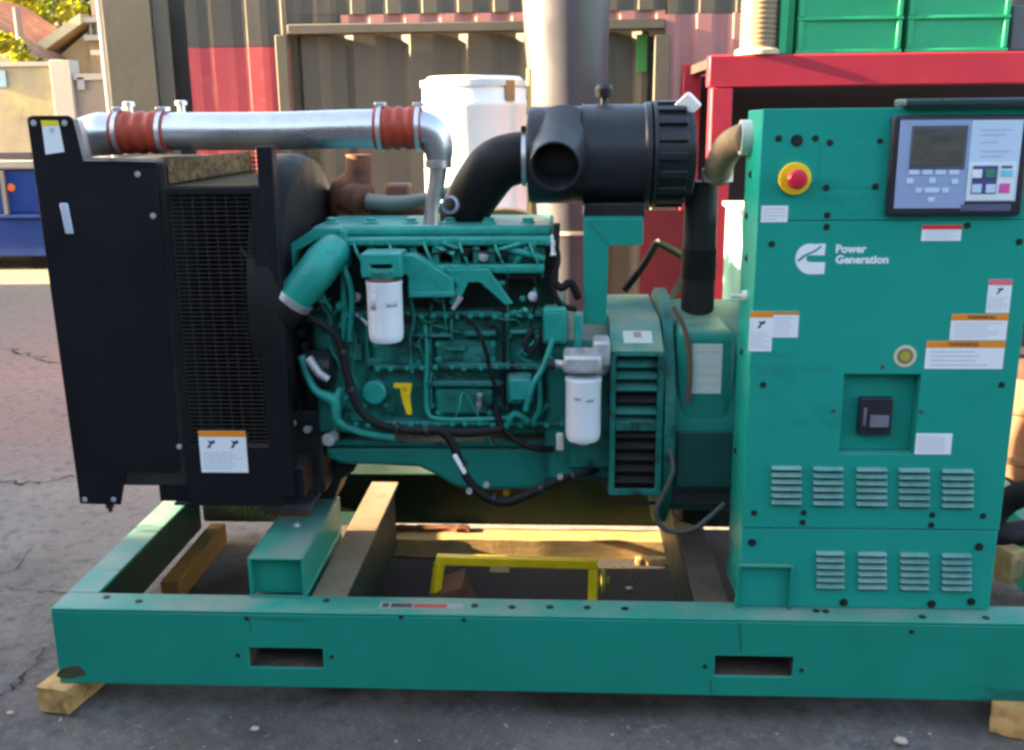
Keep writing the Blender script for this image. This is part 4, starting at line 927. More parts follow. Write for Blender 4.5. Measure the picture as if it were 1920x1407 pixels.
# intake manifold: top and bottom rails with pillars between
E('manifold_rail', M_engl, 640, 447, 1035, 462, EY-.03, EY+.06, .006); E('manifold_rail', M_engl, 780, 497, 1020, 514, EY-.05, EY+.05, .007)
for i, px in enumerate((645, 695, 735, 775, 816, 856, 892, 922, 968, 1012)):
    E('manifold_pillar', M_engl, px-6-(i % 2)*2, 463, px+6+(i % 3), 496+(8 if px < 780 else 0), EY-.022+.012*(i % 2), EY+.05, .004)
E('manifold_cover', M_eng, 950, 462, 1022, 493, EY-.015, EY+.05, .006)
m_ = MB(); m_.tube([PY(950, 468, EY-.02), PY(985, 475, EY-.04), PY(1020, 486, EY-.03)], .010, n=10, sm=4); m_.tube([PY(930, 470, EY-.03), PY(960, 462, EY-.04), PY(1000, 450, EY-.01)], .007, n=8, sm=4); m_.build('fuel_line', M_engl, eb_)
for k in range(6):
    px = 662+k*66; m_ = MB(); m_.tube([PY(px, 450, EY-.02), PY(px+6, 470, EY-.05), PY(px+16, 492, EY-.05), PY(px+26, 520, EY-.01)], .0042, n=8, sm=5); m_.build('injector_line', M_engl, eb_)
# front bracket arch
m_ = MB(); m_.ppoly([(538, 462), (590, 428), (640, 428), (640, 447), (598, 449), (556, 472), (552, 512), (538, 512)], EY-.02, EY+.03); m_.build('lifting_bracket', M_engl, eb_, bevel=.004)
m_ = MB(); m_.ppoly([(637, 432), (650, 432), (646, 500), (652, 590), (647, 640), (640, 640)], EY-.035, EY-.015); m_.build('front_strut', M_engl, eb_, bevel=.003)
m_ = MB(); m_.tube([PY(632, 480, EY-.02), PY(650, 515, EY-.06), PY(660, 560, EY-.06), PY(655, 640, EY-.05)], .010, n=10, sm=5); m_.build('oil_line', M_engl, eb_)
# coolant outlet pipe with clamp and black hose
CP = EY-.10
rcp = 36*SC(590, 520, CP)
m_ = MB(); m_.tube([PY(628, 468, CP+.08), PY(608, 490, CP+.02), PY(585, 520, CP), PY(548, 562, CP)], [rcp*.9, rcp, rcp, rcp*.96], n=28, sm=5); co = m_.build('coolant_pipe', M_engl, gs)
a_, b_ = PY(552, 557, CP), PY(532, 582, CP); MB().lathe(a_, b_-a_, [(-.006, rcp*.9), (-.006, rcp*1.12), (.016, rcp*1.12), (.016, rcp*.9)], n=28, cap=False).build('hose_clamp', M_zinc, co)
MB().obox(PY(524, 538, CP-.02), (.022, 0, .008), (0, .012, 0), (-.004, 0, .010)).build('clamp_screw', M_cast, co, bevel=.003)
m_ = MB(); m_.tube([PY(552, 558, CP), PY(528, 584, CP), PY(505, 600, CP+.04), PY(480, 618, CP+.14), PY(450, 640, CP+.3)], [rcp*1.05, rcp*1.08, rcp*1.1, rcp*1.1, rcp*1.1], n=24, sm=5); m_.build('coolant_hose', M_rub, co)
# upper filter
def filt(px, py0, py1, wpx, Y, name):
    a, b = PY(px, py0, Y), PY(px, py1, Y); r = wpx/2*SC(px, (py0+py1)/2, Y); h_ = a.z-b.z
    o = MB().lathe((a.x, Y, b.z), (0, 0, 1), [(0, r*.70), (.004, r*.88), (.014, r*.97), (.03, r), (h_*.93, r), (h_*.95, r*1.03), (h_, r*1.03)], n=40).build(name, M_white, gs)
    return o, a, b, r, h_
f1, a, b, r, h_ = filt(720, 526, 641, 66, EY-.14, 'oil_filter')
def curved(o, a, b, r, Y, fx0, fx1, fz0, fz1, m, name):
    n_ = 8; V = []
    for k in range(n_+1):
        t = -math.pi/2+(fx0+(fx1-fx0)*k/n_); V += [(a.x+r*1.004*math.cos(t), Y+r*1.004*math.sin(t), fz0), (a.x+r*1.004*math.cos(t), Y+r*1.004*math.sin(t), fz1)]
    q_ = MB(); q_.add(V, [(2*k, 2*k+2, 2*k+3, 2*k+1) for k in range(n_)]); so_ = q_.build(name, m, o); sm_ = so_.modifiers.new('thick', 'SOLIDIFY'); sm_.thickness = .0006
curved(f1, a, b, r, EY-.14, -.75, -.35, a.z-.04-.045, a.z-.035, M_gink, 'print_mark'); curved(f1, a, b, r, EY-.14, .25, .95, a.z-.075, a.z-.055, M_gink, 'print_mark')
MB().lathe((a.x, EY-.14, a.z), (0, 0, 1), [(0, r*.9), (.004, r*1.02), (.008, r*.9)], n=36).build('filter_seal', M_rust, f1)
MB().lathe((a.x, EY-.14, a.z+.009), (0, 0, 1), [(0, r*.78), (.02, r*.80), (.03, r*.6)], n=30).build('filter_neck', M_eng, f1)
m_ = MB(); m_.holed(*(lambda R0: ([R0[0], R0[0]+.028, R0[1]-.028, R0[1]], [R0[2], R0[2]+.028, R0[3]-.034, R0[3]], {(1, 1)}))(RECT(676, 476, 752, 522, EY-.17)), EY-.17, EY-.04)
m_.build('filter_head', M_engl, f1, bevel=.005)
m_ = MB(); m_.ppoly([(752, 478), (775, 478), (800, 492), (850, 525), (851, 558), (765, 560), (765, 520), (752, 505)], EY-.10, EY-.02); m_.build('head_bracket', M_engl, f1, bevel=.004)
E('side_ledge', M_engl, 768, 548, 850, 558, EY-.108, EY-.09, .003)
# Y bracket and sensor
m_ = MB(); m_.ppoly([(835, 505), (915, 505), (962, 570), (948, 573), (900, 530), (878, 530), (868, 552), (848, 575), (842, 568), (856, 535)], EY-.075, EY-.06); m_.build('fuel_bracket', M_engl, eb_, bevel=.003)
m_ = MB(); m_.tube([PY(864, 556, EY-.08), PY(849, 580, EY-.085)], [.011, .006], n=10); m_.build('sensor', M_cast, eb_)
E('dark_strip', M_bolt, 912, 515, 1015, 523, EY-.01, EY+.01, .001); E('ledge', M_engl, 905, 527, 948, 540, EY-.03, EY+.01)  # first piece is a solid dark strip drawn in place of a hollow
# block relief
for (x0, y0, x1, y1, dy) in ((770, 628, 845, 634, .03), (868, 622, 930, 632, .03), (700, 686, 800, 694, .03), (820, 683, 1020, 694, .035), (808, 716, 945, 726, .03), (640, 585, 1050, 596, .02), (690, 792, 1060, 800, .03), (955, 620, 1010, 628, .03)):
    E('block_rib', M_eng, x0, y0, x1, y1, EY-dy*1.5, EY+.01, .005)
for (x0, y0, x1, y1, dy) in ((842, 597, 850, 640, .02), (799, 635, 806, 790, .018), (945, 560, 954, 770, .02), (684, 600, 690, 690, .02)):
    E('block_rib', M_eng, x0, y0, x1, y1, EY-dy*1.5, EY+.01, .005)
E('side_cover', M_eng, 700, 640, 792, 685, EY-.018, EY+.01, .008); E('side_cover', M_eng, 815, 638, 930, 680, EY-.02, EY+.01, .01); E('side_cover', M_eng, 815, 728, 925, 780, EY-.025, EY+.01, .012)
c_ = PY(893, 672, EY-.02); MB().lathe(c_, (0, -1, 0), [(0, .042), (.012, .042), (.016, .034), (.018, .018), (.026, .018)], n=28).build('core_plug', M_eng, eb_)
c_ = PY(702, 736, EY-.05); MB().lathe(c_+Vector((0, .06, 0)), (0, -1, 0), [(0, .030), (.05, .030), (.051, .039), (.068, .039), (.072, .034)], n=24).build('oil_cap', M_engl, eb_)
m_ = MB(); m_.ppoly([(738, 720), (772, 720), (768, 745), (772, 778), (762, 778), (752, 745), (750, 729), (738, 728)], EY-.06, EY-.045); m_.build('dipstick', M_yel, eb_, bevel=.002)
m_ = MB(); m_.tube([PY(796, 600, EY-.03), PY(800, 660, EY-.035), PY(799, 740, EY-.04), PY(803, 776, EY-.04), PY(822, 786, EY-.04), PY(880, 787, EY-.04), PY(960, 784, EY-.04)], .0075, n=10, sm=5); m_.build('oil_line', M_engl, eb_)
m_ = MB(); m_.tube([PY(808, 570, EY-.03), PY(806, 660, EY-.03), PY(808, 760, EY-.03)], .005, n=8); m_.tube([PY(770, 650, EY-.025), PY(790, 656, EY-.03), PY(795, 690, EY-.03)], .005, n=8, sm=4); m_.build('oil_line', M_eng, eb_)
m_ = MB(); m_.tube([PY(948, 520, EY-.02), PY(946, 640, EY-.03), PY(944, 720, EY-.03), PY(942, 760, EY-.05)], .008, n=10, sm=4); m_.build('wire_loom', M_rub, eb_)
for px, py in ((690, 610), (720, 668), (780, 700), (830, 655), (922, 655), (830, 735), (918, 735), (860, 760), (890, 760), (1000, 640), (1010, 700), (640, 660), (660, 620), (980, 560), (1005, 540), (890, 610), (760, 610)):
    pass
pts = [PY(px, py, EY-.022) for px, py in ((705, 646), (786, 646), (705, 680), (786, 680), (822, 645), (924, 645), (822, 674), (924, 674), (822, 735), (918, 735), (822, 774), (918, 774), (640, 610), (665, 640), (980, 560), (1005, 545))]
bolt_at('block_bolt', M_engl, pts, .007, eb_)
# more bolts, small brackets and thin wires all over the casting
rb = random.Random(21)
pts = []
for row, (y0_, x0_, x1_, n_, dy_) in enumerate(((454, 648, 1030, 16, .036), (505, 786, 1014, 9, .056), (592, 650, 1044, 18, .036), (690, 705, 1012, 12, .05), (796, 640, 1052, 17, .05), (628, 660, 1000, 9, .02), (760, 640, 940, 8, .02))):
    for k in range(n_):
        px = x0_+(x1_-x0_)*k/(n_-1)+rb.uniform(-3, 3); pts.append(PY(px, y0_+rb.uniform(-2, 2), EY-dy_))
bolt_at('casting_bolt', M_engl, pts, .0062, eb_)
pts = [PY(rb.uniform(620, 1050), rb.uniform(600, 800), EY-.004) for _ in range(38)]
bolt_at('casting_bolt', M_eng, pts, .0085, eb_)
for k in range(14):
    px, py = rb.uniform(630, 1030), rb.uniform(600, 790); c_ = PY(px, py, EY); w_, h_ = rb.uniform(.012, .035), rb.uniform(.008, .03)
    MB().box(c_.x-w_, c_.x+w_, EY-rb.uniform(.012, .035), EY+.01, c_.z-h_, c_.z+h_).build('casting_boss', M_eng, eb_, bevel=.005)
for path in ([(660, 470), (690, 485), (740, 470), (800, 478), (860, 468), (930, 476)], [(655, 600), (668, 650), (660, 700), (690, 760)], [(770, 560), (776, 600), (768, 640), (772, 700)], [(850, 590), (880, 600), (905, 640), (920, 700), (935, 740)], [(1000, 520), (1010, 560), (996, 600), (1008, 650), (1030, 670)], [(600, 570), (620, 600), (615, 640), (640, 690)], [(930, 700), (960, 694), (1000, 700), (1030, 680)]):
    m_ = MB(); m_.tube([PY(x_, y_, EY-rb.uniform(.03, .06)) for x_, y_ in path], rb.choice((.004, .005, .0065)), n=8, sm=5); m_.build('thin_wire', rb.choice((M_rub, M_eng, M_rub)), eb_)
for x_, y_, m__ in ((668, 560, M_cast), (870, 478, M_rub), (905, 480, M_cast), (942, 480, M_rub), (760, 600, M_rub), (1000, 560, M_cast), (962, 688, M_rub), (640, 575, M_engl), (600, 560, M_engl), (985, 660, M_engl)):
    c_ = PY(x_, y_, EY-.05); MB().lathe(c_+Vector((0, .04, 0)), (rb.uniform(-.2, .2), -1, rb.uniform(-.2, .2)), [(0, .011), (.02, .011), (.021, .016), (.032, .016), (.033, .009), (.048, .008)], n=14).build('sensor', m__, eb_)
# pump side at the rear
E('injection_pump', M_eng, 950, 706, 1000, 760, EY-.10, EY+.01, .014); E('pump_flange', M_engl, 955, 712, 996, 752, EY-.112, EY-.10, .008)
m_ = MB(); m_.tube([PY(1048, 590, EY-.05), PY(1035, 640, EY-.07), PY(1018, 690, EY-.09), PY(1000, 720, EY-.11), PY(985, 770, EY-.1)], .0095, n=10, sm=5); m_.tube([PY(990, 790, EY-.06), PY(965, 776, EY-.08), PY(950, 800, EY-.06)], .011, n=10, sm=4); m_.tube([PY(1010, 700, EY-.06), PY(1012, 760, EY-.07), PY(1000, 790, EY-.06)], .009, n=10, sm=4); m_.build('fuel_line', M_engl, eb_)
E('control_module', M_engl, 1018, 578, 1062, 646, EY-.07, EY, .008); E('module_cover', M_engl, 1022, 586, 1056, 640, EY-.076, EY-.0705, .004)
E('flywheel_housing', M_eng, 1020, 640, 1160, 905, EY-.03, .95, .02)
E('housing_rib', M_engl, 1076, 590, 1092, 660, EY-.06, EY-.02, .006)
E('housing_boss', M_eng, 1066, 690, 1150, 880, EY-.05, EY-.032, .01)
m_ = MB(); m_.tube([PY(1030, 520, EY), PY(1052, 540, EY-.03), PY(1070, 530, EY-.03), PY(1085, 560, EY-.02)], .013, n=10, sm=4); m_.tube([PY(1040, 450, EY), PY(1046, 490, EY-.02), PY(1035, 530, EY-.03), PY(1050, 570, EY-.03), PY(1080, 580, EY-.02)], .010, n=10, sm=5); m_.tube([PY(1000, 615, EY-.04), PY(985, 640, EY-.06), PY(992, 660, EY-.06), PY(1010, 640, EY-.05), PY(1030, 590, EY-.04)], .009, n=10, sm=5); m_.build('wire_loom', M_rub, eb_)
MB().obox(PY(1042, 478, EY+.02), (.012, 0, 0), (0, .02, 0), (.003, 0, .10)).build('rear_lifting_eye', M_plas, eb_, bevel=.005)
# oil pan
PYN = EY+.03
pan = MB().ppoly([(608, 838), (1042, 838), (1036, 895), (1024, 912), (1000, 920), (880, 922), (850, 914), (815, 892), (785, 878), (640, 872), (612, 862)], PYN, .90).build('oil_pan', mat('sump paint', (.001, .20, .165), .36, var=.15, scale=7, bump=.1, dirt=(.008, .05, .04), damt=.12), gs, bevel=.02, seg=4)
MB().pb(604, 828, 1048, 838, PYN-.02, .92).build('pan_flange', M_eng, pan, bevel=.003)
bolt_at('pan_bolt', M_eng, [PY(630+k*34, 832, PYN-.02) for k in range(12)], .006, pan)
p = PY(950, 928, PYN+.1); MB().lathe(p, (0, 0, 1), [(0, .012), (.03, .012)], n=10).build('drain_plug', M_yel, pan)
# front of engine: pulleys, alternator, bracket
MB().pb(520, 590, 600, 830, EY+.05, .9).build('gear_cover', M_bolt, eb_, bevel=.02)
fx = PY(560, 740, .5).x
for (px, py, r_, Y) in ((555, 640, .085, EY-.02), (560, 760, .07, EY-.02), (545, 850, .10, EY+.1)):
    c_ = PY(px, py, Y); MB().lathe((c_.x-.05, Y+.10, c_.z), (1, 0, 0), [(0, r_*.6), (.003, r_), (.015, r_), (.022, r_*.86), (.032, r_*.86), (.039, r_), (.05, r_), (.055, r_*.4), (.08, r_*.35)], n=30).build('pulley', M_bolt, eb_)
a_ = PY(592, 690, EY-.08); al = MB().lathe((a_.x-.06, EY-.01, a_.z-.02), (1, 0, 0), [(0, .05), (.01, .062), (.05, .065), (.06, .068), (.10, .062), (.11, .04)], n=26).build('charging_alternator', M_plas, eb_)
m_ = MB(); m_.tube([PY(578, 672, EY-.09), PY(598, 700, EY-.1), PY(616, 712, EY-.1)], [.016, .014, .012], n=12); m_.build('starter_terminal', M_cast, eb_)
m_ = MB(); m_.tube([PY(565, 668, EY-.05), PY(590, 730, EY-.08), PY(628, 752, EY-.09), PY(634, 790, EY-.09), PY(680, 812, EY-.07), PY(740, 822, EY-.05)], [.014, .013, .020, .013, .011, .012], n=12, sm=5); m_.build('brace_arm', M_engl, eb_)
m_ = MB(); m_.tube([PY(628, 756, EY-.09), PY(640, 728, EY-.08)], [.018, .012], n=12); m_.build('brace_arm', M_engl, eb_)
c_ = PY(617, 824, EY-.08); MB().lathe(c_, (-.2, -1, 0), [(-.04, .018), (0, .018), (.004, .022), (.012, .020), (.014, .01)], n=20).build('plug_cap', M_cast, eb_)
for px, py in ((547, 795), (577, 805), (520, 820), (527, 888), (565, 625), (572, 650)):
    c_ = PY(px, py, EY-.01); MB().lathe(c_, (-.1, -1, .1), [(-.02, .010), (0, .010), (.004, .014), (.010, .012)], n=12).build('fitting', M_cast if py > 700 else M_plas, eb_)
MB().pb(512, 770, 606, 925, EY+.02, .8).build('front_mount', M_bolt, eb_, bevel=.01)
MB().ppoly([(596, 850), (668, 868), (664, 884), (640, 900), (622, 948), (560, 952), (560, 850)], .60, .80).build('engine_mount', M_bolt, eb_, bevel=.006)
# rusty exhaust manifold and turbo behind the head
XY = .98
tb = MB(); tb.tube([PY(672, 290, XY), PY(672, 330, XY), PY(660, 362, XY), PY(668, 395, XY), PY(690, 425, XY)], [.045, .05, .085, .10, .06], n=22, sm=5); tb.tube([PY(640, 372, XY-.05), PY(660, 378, XY-.05), PY(700, 372, XY-.02)], [.05, .07, .05], n=18)
to = tb.build('turbocharger', M_rust, gs)
m_ = MB(); m_.tube([PY(690, 378, XY-.1), PY(740, 382, XY-.12), PY(800, 372, XY-.12), PY(845, 358, XY-.12)], [.03, .028, .02, .022], n=14, sm=4); m_.build('heat_pipe', mat('dull greenish steel', (.16, .19, .17), .6, .3, var=.2), to)
MB().pb(722, 345, 768, 378, XY-.08, XY).build('actuator', mat('brown actuator', (.20, .09, .06), .6, var=.3), to, bevel=.012)
m_ = MB(); m_.tube([PY(640, 408, XY), PY(740, 402, XY-.02), PY(860, 404, XY)], .045, n=14); m_.build('exhaust_manifold', M_rust, to)
MB().pb(585, 325, 602, 420, .90, .93).build('pale_bracket', mat('pale bracket', (.6, .55, .42), .5), to, bevel=.003)
# tan heat blanket over the manifold
for (x0, x1, yt) in ((600, 690, 404), (880, 1015, 392)):
    a_, b_ = PY(x0, 426, 1.0), PY(x1, 426, 1.0); zz_ = PY((x0+x1)/2, yt, 1.0).z; n_ = 12; poly = [(a_.x, a_.z-.05), (b_.x, a_.z-.05)]+[((a_.x+b_.x)/2+(b_.x-a_.x)/2*math.cos(math.pi*k/n_), a_.z+(zz_-a_.z)*math.sin(math.pi*k/n_)) for k in range(n_+1)]
    MB().prism(poly, .97, 1.06).build('heat_shield', mat('tan heat shield', (.38, .21, .07), .7, var=.2), to)
# lower filter with cast head
f2, a, b, r, h_ = filt(1094, 708, 826, 66, EY-.16, 'fuel_filter')
curved(f2, a, b, r, EY-.16, -.55, -.15, a.z-.060, a.z-.045, M_gink, 'print_mark'); curved(f2, a, b, r, EY-.16, .15, .6, a.z-.066, a.z-.050, M_gink, 'print_mark')
MB().lathe((a.x, EY-.16, b.z-.016), (0, 0, 1), [(0, .008), (.004, .018), (.018, .022)], n=18).build('drain_valve', M_cast, f2)
MB().pb(1056, 668, 1130, 702, EY-.20, EY-.07).build('filter_head', M_cast, f2, bevel=.012); MB().pb(1112, 640, 1145, 690, EY-.16, EY-.06).build('filter_head', M_cast, f2, bevel=.012)
m_ = MB(); m_.tube([PY(1120, 700, EY-.1), PY(1136, 690, EY-.1), PY(1140, 660, EY-.1)], .016, n=12, sm=3); m_.tube([PY(1060, 684, EY-.15), PY(1036, 682, EY-.14)], .014, n=12); m_.build('filter_pipe', M_cast, f2)
MB().lathe(PY(1040, 684, EY-.15), (-1, 0, 0), [(0, .018), (.022, .018), (.024, .01)], n=12).build('filter_plug', M_bolt, f2)
p = PY(1050, 828, EY-.1); MB().obox(p, (.012, 0, 0), (0, .012, 0), (0, 0, .028)).build('connector', mat('cream connector', (.55, .55, .50), .5), eb_, bevel=.005)

# ---- wiring harness and cables
hY = EY-.12
hr = MB(); hr.tube([PY(552, 592, hY+.05), PY(600, 606, hY), PY(635, 640, hY), PY(650, 700, hY), PY(672, 765, hY), PY(715, 798, hY), PY(780, 808, hY), PY(830, 810, hY), PY(856, 850, hY), PY(875, 895, hY), PY(905, 928, hY), PY(945, 942, hY), PY(990, 928, hY), PY(1050, 900, hY), PY(1100, 886, hY+.04), PY(1120, 880, hY+.1)], [.011, .012, .013, .0135, .0135, .013, .0135, .016, .0135, .0135, .0145, .0145, .0145, .0125, .011, .010], n=14, sm=6)
hr.tube([PY(820, 806, hY), PY(870, 812, hY+.01), PY(940, 806, hY+.02)], [.013, .015, .011], n=12, sm=4)
ho = hr.build('wiring_harness', M_rub, gs)
m_ = MB(); m_.tube([PY(930, 760, EY-.04), PY(938, 795, EY-.06), PY(962, 822, EY-.07), PY(1000, 840, EY-.07), PY(1035, 842, EY-.04)], .011, n=12, sm=6); m_.build('harness_branch', M_rub, ho)
m_ = MB(); m_.tube([PY(1090, 888, hY+.05), PY(1125, 900, hY+.08), PY(1150, 930, hY+.08), PY(1190, 944, hY+.08), PY(1245, 942, hY+.10)], .0055, n=10, sm=6); m_.build('harness_branch', mat('brown cable', (.045, .03, .03), .6), ho)
m_ = MB(); a_, b_ = PY(852, 852, hY-.012), PY(872, 888, hY-.012); m_.bar(a_, b_, .020, .014); m_.build('harness_tag', M_lab, ho, bevel=.004)
for px, py in ((912, 908), (880, 920), (1050, 893)): MB().lathe(PY(px, py, hY-.015), (0, -1, 0), [(0, .010), (.01, .010)], n=10).build('cable_tie', M_cast, ho)

for px, py, ax_ in ((640, 660, (.3, 0, -1)), (656, 730, (.3, 0, -1)), (745, 803, (1, 0, -.2)), (800, 809, (1, 0, 0)), (866, 872, (.4, 0, -1)), (925, 936, (1, 0, -.2)), (1015, 917, (1, 0, .3)), (1075, 893, (1, 0, .3))):
    MB().lathe(PY(px, py, hY), ax_, [(-.006, .0120), (-.006, .0185), (.006, .0185), (.006, .0120)], n=16, cap=False).build('harness_clip', M_plas, ho)
rb = random.Random(33)
for k in range(16):       # more small hardware: brackets, unions, studs
    px, py = rb.uniform(600, 1040), rb.choice((rb.uniform(455, 500), rb.uniform(530, 600), rb.uniform(600, 800)))
    c_ = PY(px, py, EY-.03); d_ = Vector((rb.uniform(-1, 1), -.2, rb.uniform(-1, 1))).normalized()
    m_ = MB(); m_.lathe(c_, d_, [(-.03, .005), (-.012, .005), (-.012, .009), (.004, .009), (.004, .0065), (.03, .0065), (.03, .0095), (.04, .0095)], n=8); m_.build('pipe_union', rb.choice((M_engl, M_eng, M_cast, M_engl)), eb_)
for k in range(10):
    px, py = rb.uniform(610, 1030), rb.uniform(520, 790); q0 = PY(px, py, EY-.02); q1 = PY(px+rb.uniform(-60, 60), py+rb.uniform(-50, 60), EY-.03); q2 = PY(px+rb.uniform(-30, 80), py+rb.uniform(20, 90), EY-.015)
    m_ = MB(); m_.tube([q0, q0.lerp(q1, .5)+Vector((0, -.025, 0)), q1, q2], rb.choice((.0035, .0045, .006)), n=8, sm=5); m_.build('small_pipe', rb.choice((M_engl, M_eng, M_rub)), eb_)
# ---- generator end
M_suntop = mat('teal with painted top sun', (.004, .20, .165), .45, var=.15, scale=5, bump=.08, bscale=30, dirt=(.03, .08, .06), damt=.15, dscale=18, up_dust_sun=((.36, .32, .21), .95), spec=.2)  # upward faces tinted tan to stand in for sunlight
GY = .30
cy = .70
m_ = MB()
q = RECT(1143, 662, 1243, 930, GY)
ge = MB().holed([q[0], q[0]+.018, q[1]-.020, q[1]], [q[2], q[2]+.020, q[3]-.012, q[3]], {(1, 1)}, GY, GY+.02).build('end_housing', M_eng, gs, bevel=.003)
MB().box(q[0]+.001, q[1]-.001, GY+.06, 1.05, q[2]+.002, q[3]-.001).build('housing_core', M_core, ge)
for x_ in (q[0]+.0005, q[1]-.0065): MB().box(x_, x_+.006, GY+.0205, GY+.0595, q[2]+.001, q[3]-.002).build('housing_cheek', M_eng, ge)
nl = 11
for k in range(nl):
    z_ = q[2]+.03+(q[3]-q[2]-.05)*(k+.5)/nl
    MB().obox(((q[0]+q[1])/2, GY+.028, z_), ((q[1]-q[0])/2-.020, 0, 0), (0, .016, .010), (0, -.0015, .003)).build('housing_slat', M_eng if k in (5, 6, 8, 9, 10) else M_core, ge)
MB().box(q[0]+.019, q[1]-.021, GY+.004, GY+.018, q[2]+(q[3]-q[2])*.46, q[2]+(q[3]-q[2])*.52).build('housing_bar', M_eng, ge, bevel=.002)
# sloping shoulder above with the plate
zt2 = PY(1190, 590, .55).z
V = [(q[0], GY, q[3]+.002), (q[1], GY, q[3]+.002), (q[1], .50, zt2), (q[0], .50, zt2), (q[0], .95, zt2), (q[1], .95, zt2), (q[0], .95, q[3]+.002), (q[1], .95, q[3]+.002)]
MB().add(V, [(0, 1, 2, 3), (3, 2, 5, 4), (0, 3, 4, 6), (1, 7, 5, 2), (4, 5, 7, 6), (0, 6, 7, 1)]).build('shoulder', M_suntop, ge, bevel=.004)
sl = Vector((0, .20, zt2-q[3])).normalized(); nrm = Vector((0, -sl.z, sl.y)); cc = Vector(((q[0]+q[1])/2+.005, GY+.085, q[3]+(zt2-q[3])*.42))
m_ = MB(); m_.obox(cc+nrm*.0012, (.045, 0, 0), sl*.036, nrm*.001); m_.mi = 1; m_.obox(cc+nrm*.0026+sl*.012, (.012, 0, 0), sl*.016, nrm*.0003); m_.build('housing_plate', [M_tin, mat('plate print', (.30, .22, .18), .5)], ge)
# round flange, body
bx = PY(1257, 700, .35).x
GR = .41; zg = .80
MB().lathe((bx-.022, cy, zg), (1, 0, 0), [(0, GR*.95), (.004, GR), (.036, GR), (.04, GR*.95)], n=64).build('mounting_flange', M_eng, ge, bevel=0)
bo = MB().lathe((bx+.02, cy, zg), (1, 0, 0), [(0, GR*.90), (.25, GR*.90)], n=64).build('alternator', M_suntop, gs)
r = RECT(1283, 620, 1372, 800, .33); 
MB().box(bx+.022, bx+.20, .335, .60, r[2], r[3]).build('alternator_side', M_suntop, bo, bevel=.035, seg=4)
pl = RECT(1297, 645, 1353, 738, .335)
m_ = MB(); m_.box(pl[0], pl[1], .332, .3347, pl[2], pl[3]); m_.mi = 1
for k, f in enumerate((.16, .44, .62, .8)):
    z_ = pl[3]-(pl[3]-pl[2])*f; m_.box(pl[0]+.006, pl[1]-.006, .3314, .3318, z_-.003, z_+.002)
m_.build('rating_plate', [mat('pale plate', (.55, .58, .54), .5), M_gink], bo, smooth=False)
r2 = RECT(1268, 800, 1366, 905, .37); MB().box(bx+.024, bx+.20, .322, .9, r2[2], r2[3]-.002).build('lower_shell', mat('dark green shell', (.004, .06, .052), .5, var=.2), bo, bevel=.006)
r3 = RECT(1262, 906, 1372, 962, .37); ft_ = MB().box(bx+.008, bx+.22, .39, .92, r3[2]+.02, r3[3]-.002).build('alternator_foot', mat('dark grey foot', (.035, .035, .042), .5, var=.3), bo, bevel=.004)
MB().box(bx+.10, bx+.22, .72, .90, .3375, r3[2]-.002).build('foot_pad', M_bolt, bo)
# terminal housing behind the cabinet (its green is paled to carry the sun's glare)
tx = .605
th_ = MB().box(tx, 1.20, .545, 1.12, .95, 1.455).build('terminal_housing', mat('green with sun glare', (.20, .46, .36), .4, var=.08), gs, bevel=.008)
MB().box(tx-.012, 1.21, .535, 1.13, 1.457, 1.475).build('housing_lid', M_tin, th_, bevel=.004)
p = PY(1399, 545, .3)
MB().lathe((cx0+.001, .2, p.z), (-1, 0, 0), [(0, .018), (.012, .016), (.013, .006), (.045, .006)], n=14).build('side_knob', mat('pale knob', (.60, .66, .62), .4), bd)
bolt_at('side_bolt', M_bolt, [(cx0+.001, y_, z_) for y_, z_ in ((.22, 1.62), (.22, 1.38), (.22, 1.10), (.25, .78), (.25, 1.50))], .008, bd, axis=(-1, 0, 0))
# cables at the alternator
m_ = MB(); m_.tube([PY(1255, 840, .30), PY(1262, 880, .27), PY(1248, 920, .26), PY(1231, 955, .26), PY(1238, 985, .26), PY(1262, 997, .26), PY(1300, 992, .26), PY(1330, 970, .26), PY(1358, 945, .28)], .0085, n=12, sm=6); m_.build('power_cable', mat('grey cable', (.06, .065, .06), .5), gs)
m_ = MB(); m_.tube([PY(1232, 455, .9), PY(1262, 470, .95), PY(1292, 490, 1.0)], .014, n=10, sm=4); m_.tube([PY(1232, 455, .9), PY(1205, 500, .9), PY(1170, 545, .9)], .014, n=10, sm=4); m_.tube([PY(1292, 505, .95), PY(1265, 548, .85), PY(1244, 588, .7)], .012, n=10, sm=4); m_.build('flexible_conduit', M_rub, gs)
m_ = MB(); m_.tube([PY(1252, 556, .72), PY(1240, 582, .68)], .010, n=10); m_.build('conduit_end', M_wood, gs)
m_ = MB(); m_.tube([PY(1262, 575, .34), PY(1285, 620, .32), PY(1294, 680, .32), PY(1290, 755, .32)], .008, n=10, sm=5); m_.build('earth_strap', mat('brown strap', (.12, .07, .05), .7), gs)

